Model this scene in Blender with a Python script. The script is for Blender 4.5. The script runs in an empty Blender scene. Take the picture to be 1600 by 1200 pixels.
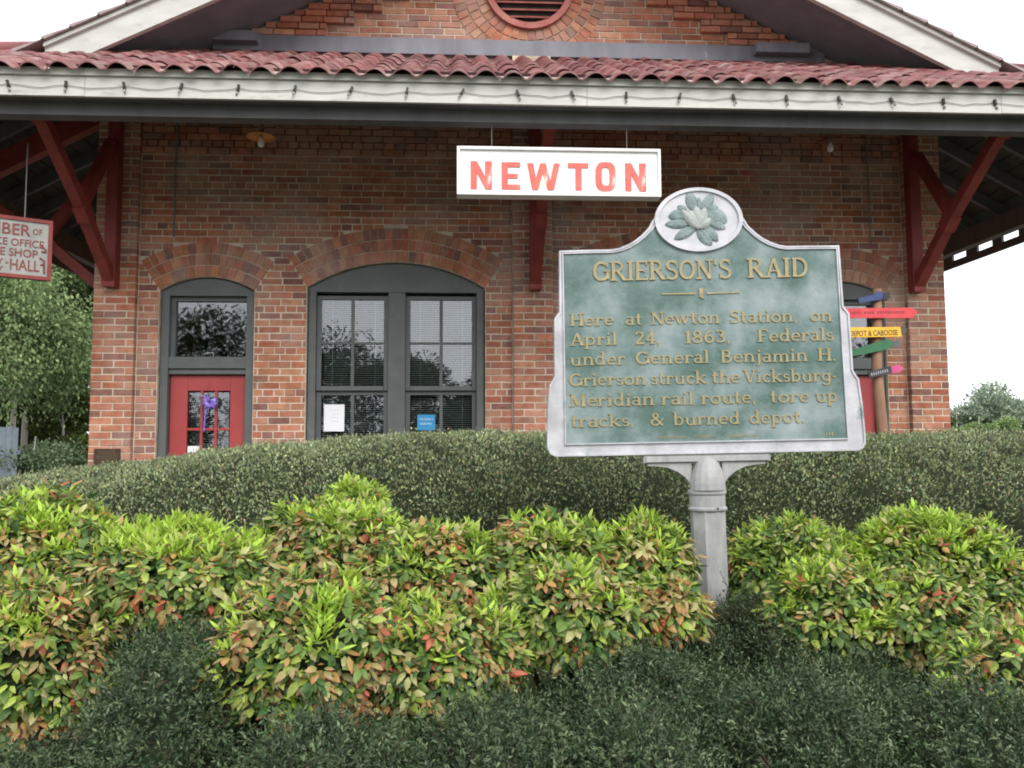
import bpy, math, random
import numpy as np
from mathutils import Vector, Matrix
random.seed(7); rng = np.random.default_rng(11)
R = math.radians; PI = math.pi
sc = bpy.context.scene; COL = sc.collection

# ------------------------------------------------------------------ camera
F, PITCH, YAW, ROLL, EYE = 1300.0, 4.4, 3.2, 0.25, Vector((0, 0, 1.5))
CR = Matrix.Rotation(R(-YAW), 3, 'Z') @ Matrix.Rotation(R(90 + PITCH), 3, 'X') @ Matrix.Rotation(R(-ROLL), 3, 'Z')
cam = bpy.data.cameras.new('camera'); cam.sensor_width = 36; cam.lens = 36 * F / 1600
cam.clip_start = .05; cam.clip_end = 2000
co = bpy.data.objects.new('camera', cam); COL.objects.link(co)
co.matrix_world = Matrix.Translation(EYE) @ CR.to_4x4(); sc.camera = co
def P(px, py, Y):
    """point at depth Y that lies on the sight line through a photo position"""
    d = CR @ Vector(((px - 800) / F, (600 - py) / F, -1)); return EYE + d * ((Y - EYE.y) / d.y)
# ------------------------------------------------------------------ sky, sun
w = bpy.data.worlds.new('World'); sc.world = w; w.use_nodes = True
nt = w.node_tree; nt.nodes.clear()
out = nt.nodes.new('ShaderNodeOutputWorld'); bg = nt.nodes.new('ShaderNodeBackground')
sky = nt.nodes.new('ShaderNodeTexSky'); sky.sky_type = 'NISHITA'; sky.sun_disc = False
sky.sun_elevation = R(38); sky.sun_rotation = R(162); sky.dust_density = 4
hs = nt.nodes.new('ShaderNodeHueSaturation'); hs.inputs['Saturation'].default_value = .25
mx = nt.nodes.new('ShaderNodeMixRGB'); mx.inputs[0].default_value = .8; mx.inputs[2].default_value = (9.4, 9.6, 9.9, 1)
bg.inputs['Strength'].default_value = .13
nt.links.new(sky.outputs[0], hs.inputs['Color']); nt.links.new(hs.outputs[0], mx.inputs[1])
nt.links.new(mx.outputs[0], bg.inputs[0]); nt.links.new(bg.outputs[0], out.inputs[0])
sd = bpy.data.lights.new('sun', 'SUN'); sd.energy = 1.5; sd.angle = R(35); sd.color = (1, .96, .9)
so = bpy.data.objects.new('sun', sd); COL.objects.link(so)
# from behind the camera, high and a little right: sky sun_rotation is the azimuth from +Y
az = R(162); el = R(38)
sdir = Vector((math.sin(az) * math.cos(el), math.cos(az) * math.cos(el), math.sin(el)))
so.rotation_euler = (-sdir).to_track_quat('-Z', 'Y').to_euler(); so.location = (5, -8, 12)
sc.view_settings.view_transform = 'Standard'; sc.view_settings.look = 'None'
sc.view_settings.gamma = 1; sc.view_settings.use_curve_mapping = False; sc.view_settings.exposure = .66
sc.cycles.max_bounces = 8; sc.cycles.transparent_max_bounces = 12
sc.cycles.use_denoising = True; sc.cycles.pixel_filter_type = 'BLACKMAN_HARRIS'; sc.cycles.filter_width = 1.9

# ------------------------------------------------------------------ materials
def mat(name, c1, c2=None, rough=.7, scale=8, spec=.3, metal=0, bump=0, bscale=40, dist=.3, contrast=(.35, .65), c3=None, s3=2, th3=(.55, .7), attr=None, objcol=False, rnd=0, trans=0, stretch=None, wpos=False):
    m = bpy.data.materials.new(name); m.use_nodes = True
    t = m.node_tree; N = t.nodes; L = t.links; b = N['Principled BSDF']
    b.inputs['Roughness'].default_value = rough; b.inputs['Metallic'].default_value = metal
    b.inputs['Specular IOR Level'].default_value = spec
    tc = N.new('ShaderNodeTexCoord'); vec = tc.outputs['Object']
    if wpos: vec = N.new('ShaderNodeNewGeometry').outputs['Position']
    if stretch:
        mp = N.new('ShaderNodeMapping'); mp.inputs['Scale'].default_value = stretch; L.new(vec, mp.inputs[0]); vec = mp.outputs[0]
    def noise(s, lo, hi):
        n = N.new('ShaderNodeTexNoise'); n.inputs['Scale'].default_value = s; n.inputs['Detail'].default_value = 6; n.inputs['Roughness'].default_value = .62
        L.new(vec, n.inputs['Vector'])
        r = N.new('ShaderNodeMapRange'); r.inputs[1].default_value = lo; r.inputs[2].default_value = hi; L.new(n.outputs[0], r.inputs[0]); return r.outputs[0]
    def mix(f, a, bb, mode='MIX'):
        x = N.new('ShaderNodeMixRGB'); x.blend_type = mode
        for i, v in ((0, f), (1, a), (2, bb)):
            if hasattr(v, 'links') or isinstance(v, bpy.types.NodeSocket): L.new(v, x.inputs[i])
            elif i == 0: x.inputs[0].default_value = v
            else: x.inputs[i].default_value = (*v, 1)
        return x.outputs[0]
    col = None
    if attr:
        a = N.new('ShaderNodeAttribute'); a.attribute_name = attr; col = a.outputs['Color']
    elif objcol:
        a = N.new('ShaderNodeObjectInfo'); col = a.outputs['Color']
    if col is None:
        col = mix(noise(scale, *contrast), c1, c2 or c1)
    elif c2 is not None:      # tint variation multiplied over attribute
        col = mix(1.0, col, mix(noise(scale, *contrast), c1, c2), 'MULTIPLY')
    if c3 is not None: col = mix(noise(s3, *th3), col, c3)
    if rnd:
        oi = N.new('ShaderNodeObjectInfo'); ge = N.new('ShaderNodeNewGeometry')
        ad = N.new('ShaderNodeMath'); ad.operation = 'ADD'; L.new(oi.outputs['Random'], ad.inputs[0]); L.new(ge.outputs['Random Per Island'], ad.inputs[1])
        fr = N.new('ShaderNodeMath'); fr.operation = 'FRACT'; L.new(ad.outputs[0], fr.inputs[0])
        mr = N.new('ShaderNodeMapRange'); mr.inputs[3].default_value = 1 - rnd; mr.inputs[4].default_value = 1 + rnd; L.new(fr.outputs[0], mr.inputs[0])
        vm = N.new('ShaderNodeVectorMath'); vm.operation = 'SCALE'; L.new(col, vm.inputs[0]); L.new(mr.outputs[0], vm.inputs['Scale']); col = vm.outputs[0]
    L.new(col, b.inputs['Base Color'])
    if bump:
        n = N.new('ShaderNodeTexNoise'); n.inputs['Scale'].default_value = bscale; n.inputs['Detail'].default_value = 5; L.new(vec, n.inputs['Vector'])
        bp = N.new('ShaderNodeBump'); bp.inputs['Strength'].default_value = bump; bp.inputs['Distance'].default_value = .01; L.new(n.outputs[0], bp.inputs['Height']); L.new(bp.outputs[0], b.inputs['Normal'])
    if trans:
        tr = N.new('ShaderNodeBsdfTranslucent'); L.new(col, tr.inputs[0]); ms = N.new('ShaderNodeMixShader'); ms.inputs[0].default_value = trans
        L.new(b.outputs[0], ms.inputs[1]); L.new(tr.outputs[0], ms.inputs[2]); L.new(ms.outputs[0], N['Material Output'].inputs[0])
    return m
def glass(name, tint=(.85, .9, .9), refl=1.0):
    m = bpy.data.materials.new(name); m.use_nodes = True; t = m.node_tree; N = t.nodes; L = t.links
    N.remove(N['Principled BSDF']); g = N.new('ShaderNodeBsdfGlossy'); g.inputs['Roughness'].default_value = .015; g.inputs[0].default_value = (.95, .95, 1, 1)
    tr = N.new('ShaderNodeBsdfTransparent'); tr.inputs[0].default_value = (*tint, 1)
    f = N.new('ShaderNodeFresnel'); f.inputs[0].default_value = 1.75
    n = N.new('ShaderNodeTexNoise'); n.inputs['Scale'].default_value = 2.2; tc = N.new('ShaderNodeTexCoord'); L.new(tc.outputs['Object'], n.inputs['Vector'])
    bp = N.new('ShaderNodeBump'); bp.inputs['Strength'].default_value = .05; bp.inputs['Distance'].default_value = .02; L.new(n.outputs[0], bp.inputs['Height']); L.new(bp.outputs[0], g.inputs['Normal'])
    mu = N.new('ShaderNodeMath'); mu.operation = 'MULTIPLY'; mu.inputs[1].default_value = 1.35 * refl; L.new(f.outputs[0], mu.inputs[0])
    ms = N.new('ShaderNodeMixShader'); L.new(mu.outputs[0], ms.inputs[0]); L.new(tr.outputs[0], ms.inputs[1]); L.new(g.outputs[0], ms.inputs[2]); L.new(ms.outputs[0], N['Material Output'].inputs[0])
    return m
M = {}
M['brick'] = mat('brick', (.78, .74, .72), (1.12, 1.1, 1.08), .88, 14, .2, bump=.6, bscale=60, objcol=True, c3=(.42, .34, .30), s3=1.9, th3=(.44, .92), wpos=True)
M['brickmass'] = mat('brick_mass', (.78, .74, .72), (1.12, 1.1, 1.08), .88, 14, .2, bump=.6, bscale=60, attr='Col', c3=(.42, .34, .30), s3=1.9, th3=(.44, .92), wpos=True)
M['mortar'] = mat('mortar', (.52, .44, .34), (.66, .58, .48), .95, 7, .1, bump=.5, bscale=80, c3=(.25, .17, .12), s3=3, th3=(.52, .8))
M['sidebrick'] = mat('side_brick', (.33, .13, .08), (.4, .2, .12), .9, 10)
M['trim'] = mat('grey_trim_paint', (.085, .095, .095), (.105, .115, .115), .5, 6, .4, bump=.1, c3=(.15, .16, .155), s3=5, th3=(.6, .85))
M['soffit'] = mat('soffit_paint', (.10, .10, .105), (.135, .135, .145), .75, 5, .2, stretch=(1, 1, .25), c3=(.14, .14, .14), s3=9, th3=(.66, .9))
M['gsoffit'] = mat('gable_soffit_paint', (.17, .17, .19), (.22, .22, .24), .75, 4)
M['deck'] = mat('dark_decking', (.03, .033, .03), (.06, .06, .055), .85, 5)
M['fascia'] = mat('cream_fascia_paint', (.46, .46, .44), (.56, .56, .53), .6, 2.5, .3, bump=.15, bscale=25, stretch=(1, 1, 3), c3=(.28, .27, .26), s3=4.3, th3=(.56, .82))
M['tile'] = mat('maroon_roof_tile', (.14, .036, .038), (.20, .066, .062), .5, 5, .5, rnd=.22, c3=(.33, .24, .22), s3=4.5, th3=(.48, .82), wpos=True, bump=.2, bscale=60)
M['tileunder'] = mat('roof_tile_underlay', (.035, .014, .016), (.05, .02, .022), .9)
M['redwood'] = mat('barn_red_paint', (.17, .026, .022), (.25, .042, .034), .55, 6, .35, bump=.15)
M['reddoor'] = mat('red_door_paint', (.33, .045, .045), (.38, .06, .058), .42, 3, .4)
M['flash'] = mat('grey_flashing', (.16, .16, .19), (.24, .24, .28), .6, 3, .3, c3=(.5, .5, .5), s3=12, th3=(.66, .8), stretch=(1, 1, .3))
M['louver'] = mat('louver_red', (.33, .09, .08), (.42, .16, .13), .6, 6)
M['shingle'] = mat('weathered_shingle', (.24, .2, .2), (.36, .3, .3), .9, 9)
M['white'] = mat('white_sign_paint', (.80, .80, .80), (.86, .86, .86), .45, 4, .35, c3=(.6, .6, .6), s3=4, th3=(.72, .95))
M['signwhite'] = mat('aged_white_board', (.24, .245, .235), (.33, .34, .32), .6, 8, .3, c3=(.3, .27, .25), s3=12, th3=(.6, .85))
M['signred'] = mat('faded_red_lettering', (.60, .10, .085), (.68, .16, .13), .5, 9, .3, c3=(.80, .62, .60), s3=7, th3=(.60, .74), stretch=(1.6, 1, .5))
M['darkred'] = mat('brown_red_lettering', (.16, .04, .04), (.25, .07, .06), .7, 20)
M['panel'] = mat('verdigris_panel', (.060, .115, .095), (.12, .185, .185), .55, 6, .35, bump=.12, bscale=120, c3=(.30, .35, .36), s3=5.5, th3=(.43, .74))
M['silver'] = mat('weathered_silver_paint', (.36, .36, .39), (.54, .54, .58), .5, 9, .4, metal=.1, c3=(.15, .23, .21), s3=6, th3=(.61, .70), bump=.1, bscale=90)
M['post'] = mat('grey_cast_post_paint', (.25, .25, .255), (.40, .40, .40), .55, 12, .4, c3=(.16, .16, .15), s3=11, th3=(.52, .80), bump=.15, bscale=70, stretch=(1, 1, .4))
M['medal'] = mat('pale_medallion', (.40, .41, .45), (.54, .54, .58), .5, 9, .4, c3=(.26, .32, .31), s3=9, th3=(.62, .85))
M['medleaf'] = mat('verdigris_leaf', (.12, .17, .17), (.24, .30, .30), .5, 30, .4, bump=.4, bscale=150)
M['petal'] = mat('cream_petal', (.24, .27, .265), (.36, .385, .37), .5, 30, .4)
M['gold'] = mat('aged_gold_letters', (.21, .18, .095), (.34, .285, .145), .45, 35, .5, metal=.1, c3=(.30, .32, .26), s3=22, th3=(.62, .85))
M['orange'] = mat('orange_enamel', (.55, .22, .05), (.65, .32, .1), .4, 8)
M['bulb'] = mat('frosted_bulb', (.75, .74, .7), None, .2, spec=.6)
M['metal'] = mat('dull_metal', (.25, .25, .25), (.4, .4, .4), .45, 20, metal=.7)
M['dark'] = mat('dark_plastic', (.03, .03, .03), (.06, .06, .05), .5, 20)
M['wire'] = mat('cable', (.17, .16, .155), None, .6)
M['bronze'] = mat('bronze_plaque', (.05, .035, .025), (.10, .07, .045), .45, 30, metal=.5)
M['bronzetext'] = mat('bronze_raised_text', (.22, .17, .1), None, .45, metal=.5)
M['paper'] = mat('white_paper', (.8, .8, .84), None, .8)
M['ink'] = mat('grey_ink', (.35, .35, .4), None, .8)
M['bluepaper'] = mat('blue_notice', (.04, .25, .5), (.05, .3, .56), .6)
M['blue'] = mat('bright_blue_plastic', (.05, .2, .75), (.2, .4, .85), .4, 30)
M['purple'] = mat('purple_ribbon', (.11, .05, .42), (.3, .22, .6), .35, 40, spec=.5)
M['blind'] = mat('pale_blind_slats', (.42, .43, .40), (.5, .5, .47), .6)
M['room'] = mat('dark_room', (.035, .035, .035), (.06, .055, .05), .9)
M['curtain'] = mat('grey_curtain', (.28, .29, .28), (.4, .41, .4), .9, 12)
M['pole'] = mat('weathered_log', (.22, .12, .075), (.33, .2, .13), .85, 9, bump=.4, stretch=(1, 1, .2))
M['arrowred'] = mat('arrow_red', (.62, .05, .07), (.7, .09, .1), .5)
M['arrowyellow'] = mat('arrow_yellow', (.80, .42, .03), (.85, .5, .06), .5)
M['arrowgreen'] = mat('arrow_green', (.025, .11, .05), (.05, .17, .08), .5)
M['arrowblue'] = mat('arrow_blue', (.035, .06, .16), (.06, .09, .22), .5)
M['arrowblack'] = mat('arrow_black', (.03, .03, .035), (.05, .05, .055), .5)
M['arrowgrey'] = mat('arrow_grey', (.12, .12, .13), (.17, .17, .17), .6)
M['arrowpink'] = mat('arrow_pink', (.5, .06, .2), (.6, .1, .25), .5)
M['fence'] = mat('blue_grey_boards', (.11, .14, .17), (.18, .21, .24), .85, 2)
M['ground'] = mat('grassy_soil', (.045, .06, .02), (.09, .11, .04), .95, 2.5, .1, c3=(.10, .07, .045), s3=.8, th3=(.45, .65), bump=.4, bscale=25)
M['concrete'] = mat('platform_concrete', (.22, .21, .19), (.28, .27, .25), .9, 3, bump=.3)
M['bark'] = mat('pale_bark', (.30, .27, .24), (.42, .39, .35), .9, 5, stretch=(1, 1, .2), bump=.5)
M['darkbark'] = mat('dark_twigs', (.045, .035, .022), (.07, .055, .035), .9, 20)
M['leaf'] = mat('leaf', (.82, .82, .82), (1.15, 1.15, 1.15), .45, 9, .4, attr='Col', rnd=.25, trans=.32)
M['tinyleaf'] = mat('tiny_leaf', (.8, .8, .8), (1.2, 1.2, 1.2), .5, 3, .35, attr='Col', rnd=.4, trans=.15)
M['farleaf'] = mat('far_leaf', (.7, .7, .7), (1.25, 1.25, 1.25), .7, .6, .15, attr='Col', rnd=.35, trans=.2)
M['core'] = mat('shade_dark_core', (.012, .02, .008), (.022, .03, .012), .95, 12)  # solid shell inside shrubs and hedge; inner shade put into its near-black colour
M['glass'] = glass('window_glass')
M['wreathcore'] = M['purple']

# ------------------------------------------------------------------ helpers
class MB:
    def __init__(s): s.v = []; s.f = []; s.c = []
    def quad(s, *p):
        n = len(s.v); s.v += [tuple(q) for q in p]; s.f.append(tuple(range(n, n + len(p)))); return s
    def box(s, x0, x1, y0, y1, z0, z1, ry=0, c=None):
        n = len(s.v)
        pts = [(x, y, z) for z in (z0, z1) for (x, y) in ((x0, y0), (x1, y0), (x1, y1), (x0, y1))]
        if ry:
            cx, cz = (x0 + x1) / 2, (z0 + z1) / 2; ca, sa = math.cos(ry), math.sin(ry)
            pts = [(cx + (x - cx) * ca - (z - cz) * sa, y, cz + (x - cx) * sa + (z - cz) * ca) for x, y, z in pts]
        s.v += pts; s.f += [tuple(n + i for i in q) for q in ((3, 2, 1, 0), (4, 5, 6, 7), (0, 1, 5, 4), (1, 2, 6, 5), (2, 3, 7, 6), (3, 0, 4, 7))]
        if c is not None: s.c += [c] * 8
        return s
    def bar(s, a, b, w, h, up=(0, 0, 1)):
        a, b = Vector(a), Vector(b); d = (b - a).normalized(); up = Vector(up)
        r = d.cross(up).normalized(); u = r.cross(d).normalized(); n = len(s.v)
        for p in (a, b):
            for i, j in ((-1, -1), (1, -1), (1, 1), (-1, 1)): s.v.append(tuple(p + r * i * w / 2 + u * j * h / 2))
        s.f += [tuple(n + i for i in q) for q in ((0, 1, 2, 3), (7, 6, 5, 4), (0, 4, 5, 1), (1, 5, 6, 2), (2, 6, 7, 3), (3, 7, 4, 0))]; return s
    def tube(s, pts, r, n=8, cap=True):
        pts = [Vector(p) for p in pts]; rr = r if isinstance(r, (list, tuple)) else [r] * len(pts); base = len(s.v)
        for i, p in enumerate(pts):
            d = (pts[min(i + 1, len(pts) - 1)] - pts[max(i - 1, 0)]).normalized()
            a = d.cross(Vector((0, 1, 0)) if abs(d.y) < .9 else Vector((1, 0, 0))).normalized(); b = d.cross(a)
            for k in range(n): t = 2 * PI * k / n; s.v.append(tuple(p + (a * math.cos(t) + b * math.sin(t)) * rr[i]))
        for i in range(len(pts) - 1):
            for k in range(n): q = base + i * n; k2 = (k + 1) % n; s.f.append((q + k, q + k2, q + n + k2, q + n + k))
        if cap: s.f.append(tuple(base + k for k in range(n))[::-1]); s.f.append(tuple(base + (len(pts) - 1) * n + k for k in range(n)))
        return s
    def lathe(s, prof, n=16, cx=0, cy=0, cz=0, ph=0, sy=1):
        base = len(s.v)
        for r, z in prof:
            for k in range(n): t = 2 * PI * k / n + ph; s.v.append((cx + r * math.cos(t), cy + sy * r * math.sin(t), cz + z))
        for i in range(len(prof) - 1):
            for k in range(n): q = base + i * n; k2 = (k + 1) % n; s.f.append((q + k, q + k2, q + n + k2, q + n + k))
        s.f.append(tuple(base + k for k in range(n))[::-1]); s.f.append(tuple(base + (len(prof) - 1) * n + k for k in range(n))); return s
    def prism(s, poly, y0, y1):
        """polygon in (x,z), CCW seen from the front (-y), extruded from y0 (front) to y1"""
        n = len(s.v); k = len(poly)
        s.v += [(x, y0, z) for x, z in poly] + [(x, y1, z) for x, z in poly]
        s.f.append(tuple(range(n, n + k))); s.f.append(tuple(range(n + 2 * k - 1, n + k - 1, -1)))
        s.f += [(n + (i + 1) % k, n + i, n + k + i, n + k + (i + 1) % k) for i in range(k)]; return s
    def mesh(s, name, m, smooth=False):
        me = bpy.data.meshes.new(name); me.from_pydata(s.v, [], s.f); me.materials.append(m)
        if s.c:
            a = me.color_attributes.new('Col', 'FLOAT_COLOR', 'POINT'); a.data.foreach_set('color', np.array(s.c, dtype=np.float32).ravel())
        if smooth: me.shade_smooth()
        me.update(); return me
    def build(s, name, m, parent=None, smooth=False, bevel=0, kind=None):
        o = link(name, s.mesh(name, m, smooth), parent)
        if bevel: b = o.modifiers.new('bevel', 'BEVEL'); b.width = bevel; b.segments = 2; b.limit_method = 'ANGLE'
        if kind: o['kind'] = kind
        return o
def link(name, me, parent=None, loc=None, rot=None, scale=None):
    o = bpy.data.objects.new(name, me); COL.objects.link(o)
    if parent: o.parent = parent
    if loc is not None: o.location = loc
    if rot is not None: o.rotation_euler = rot
    if scale is not None: o.scale = scale
    return o
def tag(o, label=None, cat=None, group=None, kind=None):
    if label: o['label'] = label
    if cat: o['category'] = cat
    if group: o['group'] = group
    if kind: o['kind'] = kind
    return o
def thing(name, label, cat, loc=(0, 0, 0), group=None):
    return tag(link(name, None, None, loc), label, cat, group)

# ------------------------------------------------------------------ ground
def ss(a, b, x): t = np.clip((x - a) / (b - a), 0, 1); return t * t * (3 - 2 * t)
def ground_z(X, Y):
    bank = .50 * ss(.5, 1.6, Y) + .28 * ss(1.6, 3.0, Y) - .66 * ss(5.6, 6.8, Y)
    edge = ss(-16, -9, X) * (1 - ss(12, 18, X))
    return bank * edge * (1 - .999 * ss(20, 24, Y)) + .02 * np.sin(X * 3.1) * np.sin(Y * 2.7) * edge
gx = np.concatenate([-np.geomspace(400, 10, 14), np.linspace(-9, 12, 64), np.geomspace(13, 400, 14)])
gy = np.concatenate([-np.geomspace(300, 1, 12), np.linspace(-.5, 10, 54), np.geomspace(11, 600, 18)])
GX, GY = np.meshgrid(gx, gy); GZ = ground_z(GX, GY)
nx, ny = len(gx), len(gy)
me = bpy.data.meshes.new('ground')
me.from_pydata(np.stack([GX, GY, GZ], -1).reshape(-1, 3).tolist(), [], [(j * nx + i, j * nx + i + 1, (j + 1) * nx + i + 1, (j + 1) * nx + i) for j in range(ny - 1) for i in range(nx - 1)])
me.materials.append(M['ground']); me.shade_smooth(); g = link('ground', me); g['kind'] = 'structure'
MB().box(-7, 8.3, 6.9, 21, -.3, .16).build('platform', M['concrete'], kind='structure')
MB().box(-40, 40, -9, .25, -.3, .012).build('bounce_slab', M['concrete'], kind='structure')  # unseen paving added to bounce light up at the wall

# ------------------------------------------------------------------ depot
XC = .65; HW = 4.22; XL, XR = XC - HW, XC + HW; YF, YW = 8.1, 8.165; YB = 20.0
depot = thing('depot_building', 'long brick railway depot with maroon tile roof and arched grey windows', 'train station', (XC, YF, .15))
D = MB   # shorthand
def dpart(mb, name, m, **k):
    o = mb.build(name, m, None, **k); o.parent = depot; o.matrix_parent_inverse = Matrix.Translation((-XC, -YF, -.15)); return o
def dchild(o): o.parent = depot; o.matrix_parent_inverse = Matrix.Translation((-XC, -YF, -.15)); return o
ZE, SL = 4.335, .548           # tile line at the eave and slope of the skirt roof
EX0, EX1, EY = XL - 2.0, XR + 2.0, 6.1
def roofz(x, y): return ZE + SL * min(y - EY, x - EX0, EX1 - x)
DOORS = [(XC - 3.62, XC - 2.71), (XC + 2.71, XC + 3.62)]
WINS = [(XC - 2.205, XC - .457), (XC + .457, XC + 2.205)]
def arc_for(x0, x1, zs, rise):   # centre z and radius of a segmental arch
    h = (x1 - x0) / 2; r = (h * h + rise * rise) / (2 * rise); return (x0 + x1) / 2, zs + rise - r, r
OPEN = [(*a, 3.045, .135) for a in DOORS] + [(*a, 3.085, .255) for a in WINS]
ARCT = .345                      # three rings
def open_interval(z, grow=0):
    """horizontal stretches without courses at height z"""
    res = []
    for x0, x1, zs, rise in OPEN:
        cx, cz, r = arc_for(x0, x1, zs, rise); half = (x1 - x0) / 2; ro = r + ARCT
        ang = math.asin(half / r); ztop = cz + ro
        zout = cz + ro * math.cos(ang)
        if z < zs: 
            hw_ = half
            if z > cz + r * math.cos(ang): hw_ = half
            res.append((cx - hw_, cx + hw_))
        elif z < ztop:
            # side of the arch is the radial skewback
            xs = (z - cz) * math.tan(ang)
            if z > zout: xs = math.sqrt(max(0, ro * ro - (z - cz) ** 2))
            res.append((cx - xs, cx + xs))
    return res
# mortar backing with real arched openings
def wall_back():
    mb = D(); top = 5.65; y = YW + .006
    xs = sorted({XL + .02, XR - .02} | {v for o_ in OPEN for v in o_[:2]})
    ox = sorted(OPEN); cur = XL + .02
    for x0, x1, zs, rise in ox:
        mb.quad((cur, y, 0), (x0, y, 0), (x0, y, top), (cur, y, top))
        cx, cz, r = arc_for(x0, x1, zs, rise); n = 14
        pts = [(x0 + (x1 - x0) * i / n) for i in range(n + 1)]
        for a, b in zip(pts, pts[1:]):
            za = cz + math.sqrt(max(0, r * r - (a - cx) ** 2)); zb = cz + math.sqrt(max(0, r * r - (b - cx) ** 2))
            mb.quad((a, y, za), (b, y, zb), (b, y, top), (a, y, top)); mb.quad((b, y, zb), (a, y, za), (a, y + .22, za), (b, y + .22, zb))
        mb.quad((x0, y, 0), (x0, y + .22, 0), (x0, y + .22, zs), (x0, y, zs)); mb.quad((x1, y + .22, 0), (x1, y, 0), (x1, y, zs), (x1, y + .22, zs))
        cur = x1
    mb.quad((cur, y, 0), (XR - .02, y, 0), (XR - .02, y, top), (cur, y, top))
    for a, b in ((XL, XL + .40), (XR - .40, XR), (XC - .185, XC + .215)):
        mb.box(a + .007, b - .007, YF + .006, YW + .003, 0, 5.45)
    return mb
dpart(wall_back(), 'mortar_wall', M['mortar'])
# side and rear walls, room shell
sw = D(); sw.box(XL + .02, XL + .25, YW + .02, YB, 0, 5.45).box(XR - .25, XR - .02, YW + .02, YB, 0, 5.45).box(XL + .25, XR - .25, YB - .25, YB - .02, 0, 5.45)
dpart(sw, 'side_wall', M['sidebrick'])
rm = D(); rm.box(XL + .3, XR - .3, 10.6, 10.7, .16, 5.3); rm.box(XL + .26, XR - .26, YW + .24, YB - .3, 5.3, 5.4); rm.box(XL + .26, XR - .26, YW + .24, 10.6, .165, .18)
dpart(rm, 'interior', M['room'])
# bricks
BR = [(.37, .145, .085), (.40, .17, .105), (.34, .125, .078), (.39, .185, .12), (.31, .11, .066), (.38, .165, .11), (.27, .13, .10), (.41, .20, .13), (.22, .105, .088), (.38, .15, .09), (.39, .165, .098)]
def bcol():
    c = random.choice(BR); k = random.uniform(.98, 1.3); return (c[0] * k, c[1] * k * random.uniform(.93, 1.07), c[2] * k, 1)
def brick_unit():
    mb = MB(); e = .028; f = .05
    # unit brick 1x1x1, front at y=0 with worn edges, no back
    o = [(0, 0), (1, 0), (1, 1), (0, 1)]; i_ = [(e, f), (1 - e, f), (1 - e, 1 - f), (e, 1 - f)]
    mb.v = [(x, 0, z) for x, z in i_] + [(x, .12, z) for x, z in o] + [(x, 1, z) for x, z in o]
    mb.f = [(0, 1, 2, 3)] + [(4 + i, 4 + (i + 1) % 4, (i + 1) % 4, i) for i in range(4)] + [(8 + i, 8 + (i + 1) % 4, 4 + (i + 1) % 4, 4 + i) for i in range(4)]
    return mb
BU = brick_unit().mesh('brick', M['brick'])
bricks = []      # (x0,x1,z0,z1,yfront,score)
CH = .0682; MJ = .0095
def course(x0, x1, z, y, header=False, off=0.0, score=1.0, h=CH, block=None):
    L_ = .105 if header else .2135
    x = x0 - (off % L_)
    while x < x1 - .012:
        a, b = max(x, x0), min(x + L_, x1)
        if b - a > .03: bricks.append((a + MJ / 2, b - MJ / 2, z + MJ / 2, z + h - MJ / 2, y, score * (b - a)))
        x += L_
def subtract(x0, x1, holes):
    segs = [(x0, x1)]
    for a, b in holes:
        ns = []
        for s0, s1 in segs:
            if b <= s0 or a >= s1: ns.append((s0, s1)); continue
            if a > s0: ns.append((s0, a))
            if b < s1: ns.append((b, s1))
        segs = ns
    return [s for s in segs if s[1] - s[0] > .03]
PIERS = [(XL, XL + .40), (XC - .185, XC + .215), (XR - .40, XR)]
z = .17; i = 0
while z < 4.95:
    hdr = (i % 6 == 3); off = .107 * (i % 2)
    for (a, b) in PIERS:
        course(a, b, z, YF, False, .107 * ((i + 1) % 2), 3.0 if z > 1.4 else .1)
    proud = z > 4.37
    yy = YW - (.035 if proud else 0)
    for (a, b) in ((PIERS[0][1], PIERS[1][0]), (PIERS[1][1], PIERS[2][0])):
        for s0, s1 in subtract(a, b, open_interval(z + CH / 2)):
            course(s0, s1, z, yy, hdr, off + (.05 if hdr else 0) - (s0 - a) % .2135 + (s0 - a if False else 0), 1.6 if 1.4 < z < 3.3 else (.8 if z > 1.4 else .05))
    z += CH; i += 1
# gable field above the skirt roof
def rake_z(x): return 5.3 + .49 * (3.34 - abs(x - XC))
VX, VZ, VR = XC, 6.205, .455
z = 5.615; i = 0
while z < 6.9:
    hwid = 3.34 + (5.3 + .06 - (z + CH)) / .49
    lo, hi = XC - hwid - .1, XC + hwid + .1
    if hi - lo < .3: break
    holes = []
    dz = z + CH / 2 - VZ; ro = VR + .33
    if abs(dz) < ro: q = math.sqrt(ro * ro - dz * dz); holes = [(VX - q, VX + q)]
    step = int(i / 2) * 2 * CH                     # corbel table climbs in steps under the rake
    cw = 3.34 + (5.3 + .02 - (5.615 + step + 2 * CH)) / .49 - .42
    for s0, s1 in subtract(lo, hi, holes):
        for c0, c1, yy in ((s0, min(s1, XC - cw), YW - .055), (max(s0, XC - cw), min(s1, XC + cw), YW), (max(s0, XC + cw), s1, YW - .055)):
            if c1 - c0 > .04: course(c0, c1, z, yy, False, .107 * (i % 2), .7)
    z += CH; i += 1
gb = D(); gb.prism([(XC - 3.6, 5.4), (XC + 3.6, 5.4), (XC, 5.3 + .49 * 3.5)], YW + .008, YW + .2)
# circular opening left solid: louvre box stands proud of it
dpart(gb, 'gable_mortar', M['mortar'])
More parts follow.
